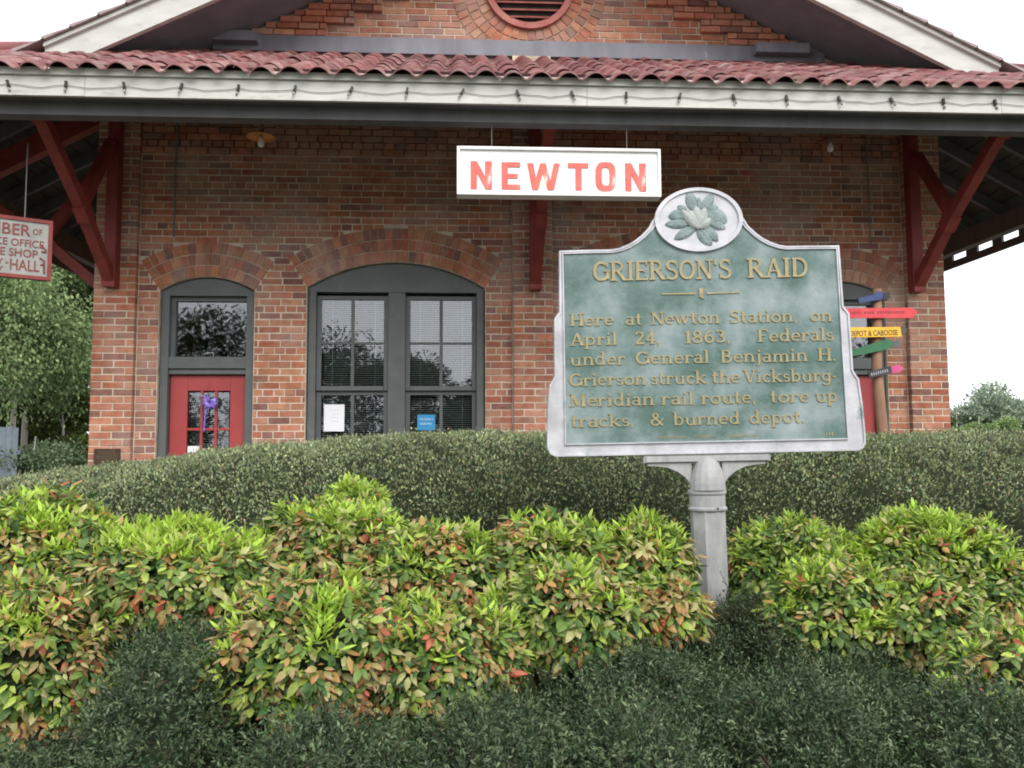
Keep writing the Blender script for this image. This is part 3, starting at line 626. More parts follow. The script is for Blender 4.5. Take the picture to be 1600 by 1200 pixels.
G = {
 'G': (.95, [As(.48, .5, .38, .45, 48, 318, T_), Ls(.83, .08, .83, .44, T_), Sf(.80, .44 + .03, .34), Ls(.80, .72, .80, .98, .07)]),
 'R': (.92, [Ls(.2, 0, .2, 1, T_), As(.42, .735, .26, .225, -90, 90, .14), Ls(.2, .955, .42, .955, .08), Ls(.2, .51, .42, .51, .08), Ls(.44, .5, .80, .03, .16), Sf(.2, 0), Sf(.2, 1, .36), Sf(.84, 0, .24)]),
 'I': (.42, [Ls(.21, 0, .21, 1, T_), Sf(.21, 0), Sf(.21, 1)]),
 'E': (.80, [Ls(.2, 0, .2, 1, T_), Ls(.08, .96, .68, .96, .08), Ls(.2, .51, .55, .51, .08), Ls(.08, .04, .70, .04, .08), Ls(.68, .78, .68, 1, .07), Ls(.70, 0, .70, .22, .07), Ls(.55, .4, .55, .62, .06)]),
 'S': (.74, [As(.37, .745, .23, .215, 35, 270, .15), As(.37, .275, .26, .235, -150, 90, .15), Ls(.60, .74, .60, .98, .07), Ls(.11, .02, .11, .28, .07)]),
 'O': (.96, [As(.48, .5, .37, .45, 0, 360, .16)]),
 'N': (.95, [Ls(.18, 0, .18, 1, .09), Ls(.17, .98, .76, .03, T_), Ls(.77, 0, .77, 1, .09), Sf(.18, 0), Sf(.14, 1, .26), Sf(.77, 1)]),
 'A': (.92, [Ls(.14, 0, .46, .98, .10), Ls(.80, 0, .46, .98, T_), Ls(.26, .34, .66, .34, .075), Sf(.14, 0), Sf(.80, 0)]),
 'D': (.94, [Ls(.2, 0, .2, 1, T_), As(.42, .5, .38, .455, -90, 90, .15), Ls(.08, .955, .42, .955, .08), Ls(.08, .045, .42, .045, .08)]),
 'H': (.96, [Ls(.2, 0, .2, 1, T_), Ls(.76, 0, .76, 1, T_), Ls(.2, .51, .76, .51, .08), Sf(.2, 0), Sf(.2, 1), Sf(.76, 0), Sf(.76, 1)]),
 'V': (.90, [Ls(.14, .98, .45, .02, T_), Ls(.77, .98, .45, .02, .10), Sf(.14, 1), Sf(.77, 1)]),
 'M': (1.1, [Ls(.16, 0, .18, 1, .09), Ls(.19, .97, .54, .08, T_), Ls(.88, .97, .54, .08, .09), Ls(.90, 0, .89, 1, T_), Sf(.16, 0), Sf(.90, 0), Sf(.13, 1, .2), Sf(.94, 1, .2)]),
 'B': (.86, [Ls(.2, 0, .2, 1, T_), As(.40, .745, .24, .215, -90, 90, .14), As(.42, .275, .28, .235, -90, 90, .15), Ls(.08, .96, .40, .96, .08), Ls(.2, .52, .42, .52, .08), Ls(.08, .04, .42, .04, .08)]),
 'F': (.76, [Ls(.2, 0, .2, 1, T_), Ls(.08, .96, .68, .96, .08), Ls(.2, .51, .55, .51, .08), Ls(.68, .76, .68, 1, .07), Sf(.2, 0, .38)]),
 '&': (.98, [As(.38, .77, .17, .18, 0, 360, .12), As(.36, .26, .26, .23, 60, 330, .15), Ls(.30, .66, .86, .03, .15), Ls(.86, .5, .60, .14, .09), Sf(.86, .49, .2)]),
 "'": (.30, [Ls(.15, .72, .16, 1, .13)]), '.': (.28, [Ls(.14, 0, .14, .13, .14)]), ',': (.28, [Ls(.15, .02, .15, .15, .14), Ls(.16, .03, .10, -.12, .07)]),
 '-': (.36, [Ls(.06, .34, .30, .34, .10)]),
 '1': (.46, [Ls(.24, 0, .24, 1, T_), Ls(.08, .82, .24, .95, .09), Sf(.24, 0, .36)]),
 '2': (.76, [As(.36, .72, .24, .24, -20, 165, .14), Ls(.57, .62, .14, .08, .14), Ls(.10, .06, .68, .06, .13), Ls(.67, .06, .67, .22, .07)]),
 '4': (.78, [Ls(.50, 0, .50, 1, T_), Ls(.50, .96, .10, .33, .09), Ls(.08, .29, .72, .29, .10), Sf(.5, 0, .34)]),
 '8': (.78, [As(.39, .74, .22, .21, 0, 360, .14), As(.39, .27, .27, .22, 0, 360, .15)]),
 '6': (.78, [As(.40, .32, .26, .27, 0, 360, .15), As(.62, .40, .50, .55, 100, 180, .13)]),
 '3': (.74, [As(.34, .745, .22, .21, -90, 150, .14), As(.34, .28, .27, .235, -150, 90, .15)]),
 'a': (.68, [As(.30, .20, .20, .17, 0, 360, .12), Ls(.50, .04, .50, .48, .15), As(.32, .47, .18, .17, 0, 150, .12), Sf(.56, 0, .2)]),
 'b': (.76, [Ls(.18, 0, .18, 1.02, .15), As(.40, .33, .24, .29, 0, 360, .13), Sf(.12, 1.03, .22)]),
 'c': (.64, [As(.36, .33, .25, .29, 50, 315, .14), Ls(.54, .48, .54, .58, .1)]),
 'd': (.78, [Ls(.58, 0, .58, 1.02, .15), As(.35, .33, .24, .29, 0, 360, .13), Sf(.52, 1.03, .22), Sf(.64, 0, .2)]),
 'e': (.68, [As(.35, .33, .25, .29, 0, 320, .13), Ls(.12, .35, .58, .35, .08)]),
 'g': (.74, [As(.34, .34, .23, .27, 0, 360, .13), Ls(.57, .62, .57, -.10, .14), As(.34, -.10, .23, .17, 190, 360, .12), Sf(.60, .63 - .0, .2)]),
 'h': (.82, [Ls(.18, 0, .18, 1.02, .15), As(.41, .40, .22, .23, 0, 180, .12), Ls(.63, 0, .63, .42, .15), Sf(.18, 0, .3), Sf(.63, 0, .3), Sf(.12, 1.03, .22)]),
 'i': (.40, [Ls(.20, 0, .20, .64, .15), Ls(.20, .80, .20, .95, .14), Sf(.20, 0, .32), Ls(.06, .60, .20, .60, .07)]),
 'j': (.42, [Ls(.24, -.12, .24, .64, .15), Ls(.24, .80, .24, .95, .14), As(.10, -.10, .14, .14, 250, 360, .1), Ls(.10, .60, .24, .60, .07)]),
 'k': (.80, [Ls(.18, 0, .18, 1.02, .15), Ls(.22, .28, .60, .62, .09), Ls(.34, .36, .68, .03, .15), Sf(.18, 0, .3), Sf(.62, .66, .26), Sf(.70, 0, .24), Sf(.12, 1.03, .22)]),
 'l': (.38, [Ls(.19, 0, .19, 1.02, .15), Sf(.19, 0, .32), Sf(.13, 1.03, .22)]),
 'm': (1.18, [Ls(.18, 0, .18, .64, .15), As(.39, .40, .20, .22, 0, 180, .12), Ls(.59, 0, .59, .42, .15), As(.80, .40, .20, .22, 0, 180, .12), Ls(1.0, 0, 1.0, .42, .15), Sf(.18, 0, .28), Sf(.59, 0, .28), Sf(1.0, 0, .28), Ls(.05, .60, .18, .60, .07)]),
 'n': (.82, [Ls(.18, 0, .18, .64, .15), As(.41, .40, .22, .23, 0, 180, .12), Ls(.63, 0, .63, .42, .15), Sf(.18, 0, .3), Sf(.63, 0, .3), Ls(.04, .60, .18, .60, .07)]),
 'o': (.74, [As(.37, .33, .27, .29, 0, 360, .14)]),
 'p': (.78, [Ls(.18, -.32, .18, .64, .15), As(.41, .33, .24, .29, 0, 360, .13), ('L', .02, -.29, .34, -.29, .07), Ls(.04, .60, .18, .60, .07)]),
 'r': (.60, [Ls(.18, 0, .18, .64, .15), As(.38, .38, .19, .24, 30, 170, .13), Sf(.18, 0, .3), Ls(.04, .60, .18, .60, .07)]),
 's': (.56, [As(.28, .47, .16, .14, 30, 270, .12), As(.28, .19, .18, .15, -150, 90, .12)]),
 't': (.50, [Ls(.22, .08, .22, .90, .15), Ls(.04, .60, .44, .60, .08), As(.36, .16, .14, .13, 180, 300, .1)]),
 'u': (.82, [Ls(.18, .20, .18, .62, .15), As(.40, .24, .22, .22, 180, 360, .12), Ls(.62, 0, .62, .62, .15), Ls(.04, .60, .18, .60, .07), Ls(.48, .60, .62, .60, .07), Sf(.68, 0, .2)]),
 'w': (1.08, [Ls(.14, .60, .34, .02, .15), Ls(.54, .60, .34, .02, .09), Ls(.54, .60, .74, .02, .15), Ls(.94, .60, .74, .02, .09), Sf(.14, .66, .28), Sf(.54, .66, .22), Sf(.94, .66, .26)]),
}
def glyph_mesh(ch, sx, sz, m, depth):
    w_, st = G[ch]; mb = MB(); k = 0
    for s in st:
        if s[0] == 'L': pts = [(s[1], s[2]), (s[3], s[4])]; wd = s[5]
        else:
            _, cx, cy, rx, ry, a0, a1, wd = s; n = max(5, int(abs(a1 - a0) / 24))
            pts = [(cx + rx * math.cos(R(a0 + (a1 - a0) * i / n)), cy + ry * math.sin(R(a0 + (a1 - a0) * i / n))) for i in range(n + 1)]
        k += 1; yf = -depth - k * .00012; L_, R_ = [], []
        closed = s[0] == 'A' and s[6] - s[5] == 360
        for i, p in enumerate(pts):
            if closed: a, b = pts[(i - 1) % (len(pts) - 1)], pts[(i + 1) % (len(pts) - 1)] if i < len(pts) - 1 else pts[1]
            else: a, b = pts[max(i - 1, 0)], pts[min(i + 1, len(pts) - 1)]
            dx, dz = b[0] - a[0], b[1] - a[1]; l = math.hypot(dx, dz); nx_, nz_ = -dz / l, dx / l
            ww = wd * (1 if s[0] == 'L' else (.62 + .38 * abs(nx_)))
            L_.append(((p[0] + nx_ * ww / 2) * sx, (p[1] + nz_ * ww / 2) * sz)); R_.append(((p[0] - nx_ * ww / 2) * sx, (p[1] - nz_ * ww / 2) * sz))
        for i in range(len(pts) - 1):
            q = [R_[i], R_[i + 1], L_[i + 1], L_[i]]
            n0 = len(mb.v); mb.v += [(x, yf, z) for x, z in q] + [(x, 0, z) for x, z in q]
            mb.f += [(n0, n0 + 1, n0 + 2, n0 + 3), (n0 + 4, n0 + 5, n0 + 1, n0), (n0 + 6, n0 + 7, n0 + 3, n0 + 2)]
            if i == 0 and not closed: mb.f.append((n0 + 3, n0 + 7, n0 + 4, n0))
            if i == len(pts) - 2 and not closed: mb.f.append((n0 + 1, n0 + 5, n0 + 6, n0 + 2))
    return mb.mesh('letter', m)

# ------------------------------------------------------------------ historical marker
MY = 2.75; MS = F / MY * 1.0
mo = P(1104, 690, MY)         # bottom centre of the cast plate
mk = thing('historical_marker', "green and silver cast iron Grierson's Raid marker on a post among the shrubs", 'historical marker', tuple(mo))
mk.rotation_euler = (0, R(-.9), R(-3.0))
S_ = 1 / (F / MY) * 1.006
def m_(px, py, row0=690):     # photo position -> marker-local (x,z); removes the lean
    ax = 1104 + .033 * (py - 690); return ((px - ax) * S_, (690 - py) * S_)
half = [(0, 709.5), (238, 709.5), (246, 705.5), (250.5, 697), (251, 688), (249, 640), (245, 596), (241, 590), (236.5, 582), (236, 540), (235, 491), (231, 485), (226.5, 480), (225.5, 430), (224.5, 380.5), (176, 380), (140, 380), (128, 378), (115, 373), (103, 366.5), (92, 358), (80, 346), (72, 332)]
# curve over the medallion
ell = [(68.5 * math.cos(R(a)), 336 - 51.5 * math.sin(R(a))) for a in range(8, 91, 6)]
rh = half + ell[:-1] + [(0, 284.5)]
outline = [(x * S_, (690 - y) * S_) for x, y in rh] + [(-x * S_, (690 - y) * S_) for x, y in rh[-2:0:-1]]
# base slab
MB().prism(outline, .0, .030).build('frame', M['silver'], mk, bevel=.002)
# stepped border: ring between outline and inset outline, raised
def inset(poly, d):
    res = []; n = len(poly)
    for i in range(n):
        a, b, c = Vector(poly[i - 1]), Vector(poly[i]), Vector(poly[(i + 1) % n])
        e1, e2 = (b - a).normalized(), (c - b).normalized(); n1, n2 = Vector((-e1.y, e1.x)), Vector((-e2.y, e2.x)); nn = (n1 + n2)
        nn = nn.normalized() if nn.length > 1e-6 else n1; k = d / max(.5, nn.dot(n1)); res.append(tuple(b + nn * k))
    return res
def band(p0, p1, y0, y1, name, m, parent, closed=True):
    mb = MB(); n = len(p0)
    for i in range(n if closed else n - 1):
        j = (i + 1) % n
        mb.quad((p0[i][0], y0, p0[i][1]), (p0[j][0], y0, p0[j][1]), (p1[j][0], y0, p1[j][1]), (p1[i][0], y0, p1[i][1]))
        mb.quad((p0[i][0], y1, p0[i][1]), (p0[j][0], y1, p0[j][1]), (p0[j][0], y0, p0[j][1]), (p0[i][0], y0, p0[i][1]))
        mb.quad((p1[i][0], y0, p1[i][1]), (p1[j][0], y0, p1[j][1]), (p1[j][0], y1, p1[j][1]), (p1[i][0], y1, p1[i][1]))
    return mb.build(name, m, parent)
band(inset(outline, .0015), inset(outline, .0075), -.005, .0, 'outer_moulding', M['silver'], mk)
# panel area outline (straight sided, follows the shoulders)
ph = [(0, 689), (221, 689), (219.5, 560), (218, 387), (176, 386.5), (138, 386.5), (125, 384), (111, 379), (98, 371.5), (86, 362), (74, 350), (66, 338), (62, 330), (0, 330)]
pan = [(x * S_, (690 - y) * S_) for x, y in ph] + [(-x * S_, (690 - y) * S_) for x, y in ph[-2:0:-1]]
MB().prism(pan, -.0015, -.0002).build('panel', M['panel'], mk)
rim = pan[:13] + pan[14:]
band(inset(pan, -.004)[0:13] , pan[0:13], -.008, -.0, 'rim', M['silver'], mk, False)
lp = [pan[0]] + pan[:13:-1]; lo_ = inset(pan, -.004); lo_ = [lo_[0]] + lo_[:13:-1]
band(lp, lo_, -.008, -.0, 'rim', M['silver'], mk, False)
# medallion
mc = (0, (690 - 335.5) * S_); 
el_ = lambda rx, rz, n=56: [(mc[0] + rx * S_ * math.cos(2 * PI * k / n), mc[1] + rz * S_ * math.sin(2 * PI * k / n)) for k in range(n)]
md = MB().prism(el_(66, 48), -.006, .0).build('medallion', M['medal'], mk)
band(el_(70.5, 52), el_(64, 46.5), -.013, .0, 'medallion_rim', M['silver'], mk)
def blob_leaf(bx, by, tx, ty, wd, name, m, par, lift=.010, cup=.35, y0=-.006, ribs=True):
    """leaf in relief: photo-pixel base and tip relative to the medallion crop"""
    wd *= 1.28; tx = 780 + (tx - 780) * 1.10; ty = 530 + (ty - 530) * 1.08
    b = Vector(((bx - 780) * .10625 * S_, -(by - 530) * .10625 * S_)); t = Vector(((tx - 780) * .10625 * S_, -(ty - 530) * .10625 * S_)); wd = wd * .10625 * S_
    ax = t - b; n_ = Vector((-ax.y, ax.x)).normalized(); nl, nw = 9, 6; mb = MB()
    for i in range(nl + 1):
        u = i / nl; hw = wd / 2 * (math.sin(PI * min(1, u * .92 + .06)) ** .62)
        for j in range(nw + 1):
            v = j / nw * 2 - 1; p = b + ax * u + n_ * (v * hw)
            hgt = lift * (1 - v * v * .85) * (math.sin(PI * min(1, .15 + u * .8)) ** .5) - (lift * .30 if j == nw // 2 and ribs else 0)
            if ribs and i % 2: hgt += lift * .12 * abs(v)
            mb.v.append((mc[0] + p.x, y0 - hgt, mc[1] + p.y))
    for i in range(nl):
        for j in range(nw): a = i * (nw + 1) + j; mb.f.append((a, a + 1, a + nw + 2, a + nw + 1))
    return mb.build(name, m, par, smooth=True)
for q in [(720, 400, 655, 130, 140), (850, 400, 985, 170, 125), (800, 380, 790, 215, 70), (640, 440, 370, 480, 150), (600, 400, 500, 330, 90), (660, 580, 320, 590, 120), (730, 640, 440, 800, 125), (770, 660, 940, 895, 150), (850, 620, 1030, 840, 125), (880, 520, 1140, 665, 130), (900, 400, 1165, 570, 190), (900, 360, 1050, 360, 110)]:
    blob_leaf(*q, 'leaf', M['medleaf'], md, lift=.009)
for q in [(775, 670, 550, 400, 120), (775, 660, 640, 400, 120), (772, 640, 745, 350, 130), (776, 640, 870, 380, 130), (778, 670, 940, 520, 110), (774, 670, 700, 480, 100), (776, 660, 820, 470, 110), (775, 670, 600, 520, 90)]:
    blob_leaf(*q, 'petal', M['petal'], md, lift=.008, y0=-.013, ribs=False)
# letters: each its own part, fitted between measured word ends
gcache = {}
def word(txt, xa, xb, base, cap, par, depth=.0035):
    tot = sum(G[c][0] for c in txt); xa_, _ = m_(xa, base); xb_, zb_ = m_(xb, base); sx = (xb_ - xa_) / (tot - .1); sz = cap * S_
    x = xa_ - .05 * sx
    for c in txt:
        key = (c, round(sx, 4), cap)
        if key not in gcache: gcache[key] = glyph_mesh(c, sx, sz, M['gold'], depth)
        o = link('letter', gcache[key], par, (x, -.0014, zb_ + random.uniform(-.0006, .0006)), (0, random.uniform(-.012, .012), 0)); x += G[c][0] * sx
word("GRIERSON'S", 925, 1144, 431.5, 31, mk, .005); word('RAID', 1171, 1267, 431, 31, mk, .005)
LINES = [(503, 19.5, [('Here', 888, 957), ('at', 976, 1002), ('Newton', 1017, 1125), ('Station,', 1142, 1248), ('on', 1270, 1304)]),
 (534, 20, [('April', 889, 962), ('24,', 991, 1030), ('1863,', 1071, 1141), ('Federals', 1186, 1306)]),
 (566, 20, [('under', 889, 975), ('General', 993, 1108), ('Benjamin', 1127, 1264), ('H.', 1281, 1309)]),
 (598.5, 20, [('Grierson', 888, 1008), ('struck', 1016, 1103), ('the', 1113, 1157), ('Vicksburg-', 1164, 1309)]),
 (631, 20, [('Meridian', 889, 1021), ('rail', 1033, 1083), ('route,', 1096, 1181), ('tore', 1205, 1266), ('up', 1277, 1310)]),
 (663.5, 20, [('tracks,', 891, 989), ('&', 1016, 1036), ('burned', 1052, 1156), ('depot.', 1172, 1258)])]
for b_, cap, ws in LINES:
    for t, a, b in ws: word(t, a, b, b_, cap, mk)
for t, a, b in (('MISSISSIPPI', 1026, 1070), ('HISTORICAL', 1083, 1121), ('COMMISSION', 1134, 1182), ('IIII', 1288, 1303)):
    xa, z0 = m_(a, 684); xb, _ = m_(b, 684); link('small_lettering', text_mesh(t, xb - xa, 4.2 * S_, M['gold'], .0015), mk, (xa, -.0012, z0))
for a, b in ((1032, 1087), (1105, 1158)):
    xa, z0 = m_(a, 454.5); xb, _ = m_(b, 454.5); s_ = 1 if a < 1090 else -1
    pp = [(xa, z0 - .0015 - (.0015 if s_ < 0 else 0)), (xb, z0 - .0015 - (.0015 if s_ > 0 else 0)), (xb, z0 + .0015 + (.0015 if s_ > 0 else 0)), (xa, z0 + .0015 + (.0015 if s_ < 0 else 0))]
    MB().prism(pp, -.005, -.001).build('divider_bar', M['gold'], mk)
pp = [m_(x, y) for x, y in ((1093, 461), (1093, 452), (1092, 447), (1099, 446), (1099.5, 461), (1101, 463), (1097, 463.5), (1096, 461))]
MB().prism(pp, -.006, -.001).build('state_emblem', M['gold'], mk)
# mounting plate, spandrel, capped octagonal post
zt = (690 - 709.6) * S_
MB().box(-100 * S_, 100 * S_, .002, .045, (690 - 722) * S_, zt).box(-96 * S_, 96 * S_, -.003, .001, (690 - 721) * S_, (690 - 712) * S_).build('mounting_plate', M['post'], mk, bevel=.0015)
sp = [(24, 760), (24, 722.3), (93, 722.3), (93, 727), (80, 727.5), (62, 730), (46, 737), (34, 746)]
for s in (1, -1):
    pp = [(s * x * S_, (690 - y) * S_) for x, y in sp]; pp = pp if s < 0 else pp[::-1]
    MB().prism(pp[::-1] if s > 0 and False else pp, .008, .036).build('spandrel', M['post'], mk, bevel=.0015)
PYc = .022
pst = MB().lathe([(25.3 * S_ / math.cos(PI / 8), -1.30), (25.3 * S_ / math.cos(PI / 8), (690 - 797) * S_)], 8, 0, PYc, 0, PI / 8).build('post', M['post'], mk)
MB().lathe([(27 * S_, (690 - 799) * S_), (30 * S_, (690 - 797) * S_), (30.5 * S_, (690 - 794) * S_), (28 * S_, (690 - 791.5) * S_), (27.8 * S_, (690 - 774) * S_), (30 * S_, (690 - 771) * S_), (30 * S_, (690 - 767) * S_), (28 * S_, (690 - 765) * S_)], 28, 0, PYc).build('collar', M['post'], pst, smooth=False)
cap = [(27.6, 765.4), (27.4, 755), (26, 745), (23, 734), (18.5, 724), (12, 716.5), (6, 713), (.3, 712)]
MB().lathe([(r * S_, (690 - y) * S_) for r, y in cap], 16, 0, PYc - .012, 0, PI / 16).build('cap', M['post'], pst)
bolt = MB().lathe([(1.6 * S_, 0), (1.6 * S_, .003), (.2 * S_, .004)], 10).build('bolt', M['dark'], pst)
bolt.location = (9 * S_, PYc - 29 * S_, (690 - 793) * S_); bolt.rotation_euler = (PI / 2, 0, 0)

# ------------------------------------------------------------------ hanging NEWTON sign
NY = 6.30
a, b = P(714, 228, NY), P(1033, 309, NY)
X0, X1, Z0, Z1 = a.x, b.x, P(870, 306, NY).z, P(870, 231, NY).z
ns = thing('hanging_station_sign', 'white hanging board reading NEWTON in faded red capitals under the eave', 'sign', ((X0 + X1) / 2, NY, Z1))
W_, H_ = X1 - X0, Z1 - Z0
bx = MB().box(-W_ / 2 + .02, W_ / 2 - .02, .012, .10, -H_ + .015, -.015).build('board', M['white'], ns)
fr = MB().box(-W_ / 2, W_ / 2, -.012, .112, -.022, 0).box(-W_ / 2, W_ / 2, -.012, .112, -H_, -H_ + .022).box(-W_ / 2, -W_ / 2 + .022, -.012, .112, -H_ + .0225, -.0225).box(W_ / 2 - .022, W_ / 2, -.012, .112, -H_ + .0225, -.0225).build('frame', M['white'], ns, bevel=.002)
for q in (-.33, .34):
    MB().tube([(W_ * q, .05, 0), (W_ * q, .05, .16), (W_ * q + .004, .05, .36)], .0035, 6).build('hanging_wire', M['wire'], ns)
def poly_letter(name, polys, x, z, m, par, y=.0, d=.006, ry=0):
    mb = MB()
    for i, p in enumerate(polys): mb.prism([(u, v) for u, v in p], -.0005 * i, d)
    o = mb.build(name, m, par); o.location = (x, y, z); o.rotation_euler = (0, ry, 0); return o
px2 = NY / F
def rect(a, b, c, d): return [(a * px2, b * px2), (c * px2, b * px2), (c * px2, d * px2), (a * px2, d * px2)]
def sc_(p): return [(x * px2, y * px2) for x, y in p]
LN = [rect(0, 0, 10, 46), rect(23, 0, 34, 46), sc_([(24, 0), (33.5, 0), (10, 46), (.5, 46)])]
LE = [rect(0, 0, 10, 45), rect(10, 0, 30, 8.5), rect(10, 18.5, 26, 26), rect(10, 37, 30, 45)]
LW = [sc_([(8, 0), (17, 0), (10, 44), (0, 44)]), sc_([(8.5, 0), (17.5, 0), (30, 44), (21, 44)]), sc_([(33, 0), (41, 0), (30, 44), (21, 44)]), sc_([(34, 0), (43, 0), (53, 44), (43, 44)])]
LT = [rect(12, 0, 22, 37), rect(0, 37, 33, 45)]
ow, oh = 33, 48
def o_ring():
    out_, inn = [], []
    for rx, rz, dst, k in ((ow / 2, oh / 2, out_, 0), (ow / 2 - 10, oh / 2 - 9, inn, 0)):
        for i in range(24): t = 2 * PI * i / 24; e = .62; dst.append(((ow / 2 + rx * math.copysign(abs(math.cos(t)) ** e, math.cos(t))) * px2, (oh / 2 + rz * math.copysign(abs(math.sin(t)) ** e, math.sin(t))) * px2))
    return out_, inn
for (nm, xp) in (('N', 735.5), ('E', 784), ('W', 824), ('T', 888), ('O', 931), ('N', 977.5)):
    o0 = P(xp, 295 + (xp - 735) * .0125, NY); lx = o0.x - (X0 + X1) / 2; lz = o0.z - Z1
    if nm == 'O': a_, b_ = o_ring(); o = band(a_, b_, 0, .006, 'letter', M['signred'], ns); o.location = (lx, .004, lz - .003)
    else: poly_letter('letter', {'N': LN, 'E': LE, 'W': LW, 'T': LT}[nm], lx, lz, M['signred'], ns, .005)

# ------------------------------------------------------------------ left hanging sign
cy_ = 6.9; c0 = P(83, 346, cy_); c1 = P(83, 439, cy_)
sg = thing('office_direction_sign', 'aged white office and coffee shop board with red frame hanging at the left edge', 'sign', (c0.x, c0.y, c0.z))
sg.rotation_euler = (0, 0, R(30))
H2 = c0.z - c1.z; W2 = 1.1
MB().box(-W2, 0, 0, .03, -H2, 0).build('board', M['signwhite'], sg)
MB().box(-W2, 0, -.012, .042, -.028, .0).box(-W2, 0, -.012, .042, -H2, -H2 + .028).box(-.03, 0, -.012, .042, -H2 + .0285, -.0285).box(-W2, -W2 + .03, -.012, .042, -H2 + .0285, -.0285).build('frame', M['redwood'], sg)
def stext(t, xr, z, w_, h, par=sg): link('lettering', text_mesh(t, w_, h, M['darkred'], .002, .012), par, (xr - w_, -.0015, z))
stext('CHAMBER', -.155, -.150, .55, .095); stext('OF', -.075, -.130, .065, .05)
stext('COMMERCE OFFICE', -.06, -.238, .64, .062)
stext('COFFEE SHOP', -.10, -.322, .50, .066)
stext('HALL', -.085, -.432, .205, .090); stext('CITY', -.335, -.392, .15, .045); stext('-', -.30, -.385, .022, .010); stext('COMMUNITY', -.335, -.445, .34, .036)
MB().tube([(-.075, -.003, -.215), (-.04, -.003, -.250)], .006, 6).tube([(-.075, -.003, -.262), (-.04, -.003, -.262)], .009, 6).tube([(-.085, -.003, -.315), (-.055, -.003, -.335), (-.05, -.003, -.44)], .008, 6).tube([(-.08, -.003, -.375), (-.055, -.003, -.365)], .006, 6).build('arrow', M['darkred'], sg)
for q in (-.2, -.9): MB().tube([(q, .015, 0), (q, .015, .62)], .005, 6).build('hanging_wire', M['wire'], sg)

# ------------------------------------------------------------------ lamps under the eave
def lamp(px, py, Y, label, shade=True, tilt=0):
    p = P(px, py, Y); top = min(4.95, roofz(p.x, Y) - .12)
    t = thing('pendant_lamp', label, 'lamp', (p.x, p.y, p.z)); k = Y / F
    MB().tube([(0, 0, .04), (0, 0, top - p.z)], .012, 8).build('stem', M['wire'], t)
    if shade:
        s = MB().lathe([(.012, .055), (.03, .045), (.06, .022), (.125, -.004), (.128, -.012), (.06, .012), (.03, .02)], 24).build('shade', M['orange'], t, smooth=True); s.rotation_euler = (0, tilt, 0)
    else:
        MB().tube([(-.02, 0, .03), (-.09, 0, .0), (-.11, 0, -.005)], .013, 8).build('side_arm', M['redwood'], t)
    MB().lathe([(.014, .03), (.016, .0), (.019, -.01)], 12).build('socket', M['metal'], t)
    MB().lathe([(.014, -.011), (.018, -.03), (.028, -.055), (.03, -.07), (.024, -.09), (.008, -.1)], 14).build('bulb', M['bulb'], t, smooth=True)
lamp(408, 213, 7.35, 'orange enamel pendant lamp with bare bulb above the left doorway', True, .0)
lamp(1297, 221, 7.35, 'bare white bulb on a short arm under the right eave', False)

# ------------------------------------------------------------------ string light cord along the fascia
c = thing('string_light_cord', 'string light cord with small dark sockets clipped along the cream fascia', 'string lights', (XC, 6.13, 4.2))
sp_ = .418; xs_ = [.395 + sp_ * k for k in range(-11, 13)]
pts = []
for a, b in zip(xs_, xs_[1:]):
    for q in range(5): u = q / 5; pts.append((a + (b - a) * u - XC, 6.141 - 6.13, 4.115 + .078 - 4.2 - .022 * math.sin(PI * u) * random.uniform(.5, 1.2)))
MB().tube(pts, .0024, 5).build('cord', M['wire'], c)
for x in xs_:
    o = MB().box(-.008, .008, -.018, .0, -.020, .020).box(-.012, .012, -.011, -.002, -.029, -.0205).build('light_socket', M['dark'], c)
    MB().lathe([(.004, .0), (.009, -.008), (.009, -.02), (.003, -.028)], 8, 0, -.014, -.034).build('bulb', M['metal'], o)
    o.location = (x - XC, .012, .0); o.rotation_euler = (random.uniform(-.1, .3), random.uniform(-.5, .5), 0)

# ------------------------------------------------------------------ things fixed to the depot
def on(px0, py0, px1, py1, y): a = P((px0 + px1) / 2, py1, y); b = P((px0 + px1) / 2, py0, y); return P(px0, (py0 + py1) / 2, y).x, P(px1, (py0 + py1) / 2, y).x, a.z, b.z
x0, x1, z0, z1 = on(147, 701, 187, 729, YF - .02)
pq = thing('bronze_plaque', 'dark bronze plaque on the foot of the left brick pier', 'plaque', (x0, YF - .03, z0))
MB().box(0, x1 - x0, 0, .028, 0, z1 - z0).build('plate', M['bronze'], pq, bevel=.002)
for k in range(6): ww = (x1 - x0) * random.uniform(.6, .82); link('lettering', text_mesh(['DEPOT', 'NATIONAL', 'REGISTER', 'OF HISTORIC', 'PLACES', '1906'][k] if False else 'IIIIIIIIII', ww, .008, M['bronzetext'], .002), pq, ((x1 - x0 - ww) / 2, -.0005, z1 - z0 - .03 - k * .022))
gy_u, gy_l = YT + .045 + .014, YT + .075 + .014
def sheet(px0, py0, px1, py1, y, name, label, m, lines, im):
    x0, x1, z0, z1 = on(px0, py0, px1, py1, y); t = thing(name, label, 'notice', (x0, y, z0)); w_, h_ = x1 - x0, z1 - z0
    MB().box(0, w_, 0, .002, 0, h_).build('sheet', m, t)
    for (txt, fx, fz, fw, fh) in lines: link('lettering', text_mesh(txt, w_ * fw, h_ * fh, im, .0006), t, (w_ * fx, -.0004, h_ * fz))
sheet(506, 632, 538, 674, gy_l, 'paper_notice', 'tall white paper notice in the left window beside the door', M['paper'], [('NOTICE', .3, .76, .4, .06), ('HOURS OPEN', .42, .6, .3, .05), ('MON - FRI', .42, .5, .3, .05), ('8 - 5', .44, .38, .2, .05)][:0] + [('- - - -', .3, .78, .4, .02), ('- - -', .42, .64, .28, .02), ('- - - -', .38, .5, .3, .02), ('- - -', .4, .36, .28, .02)], M['ink'])
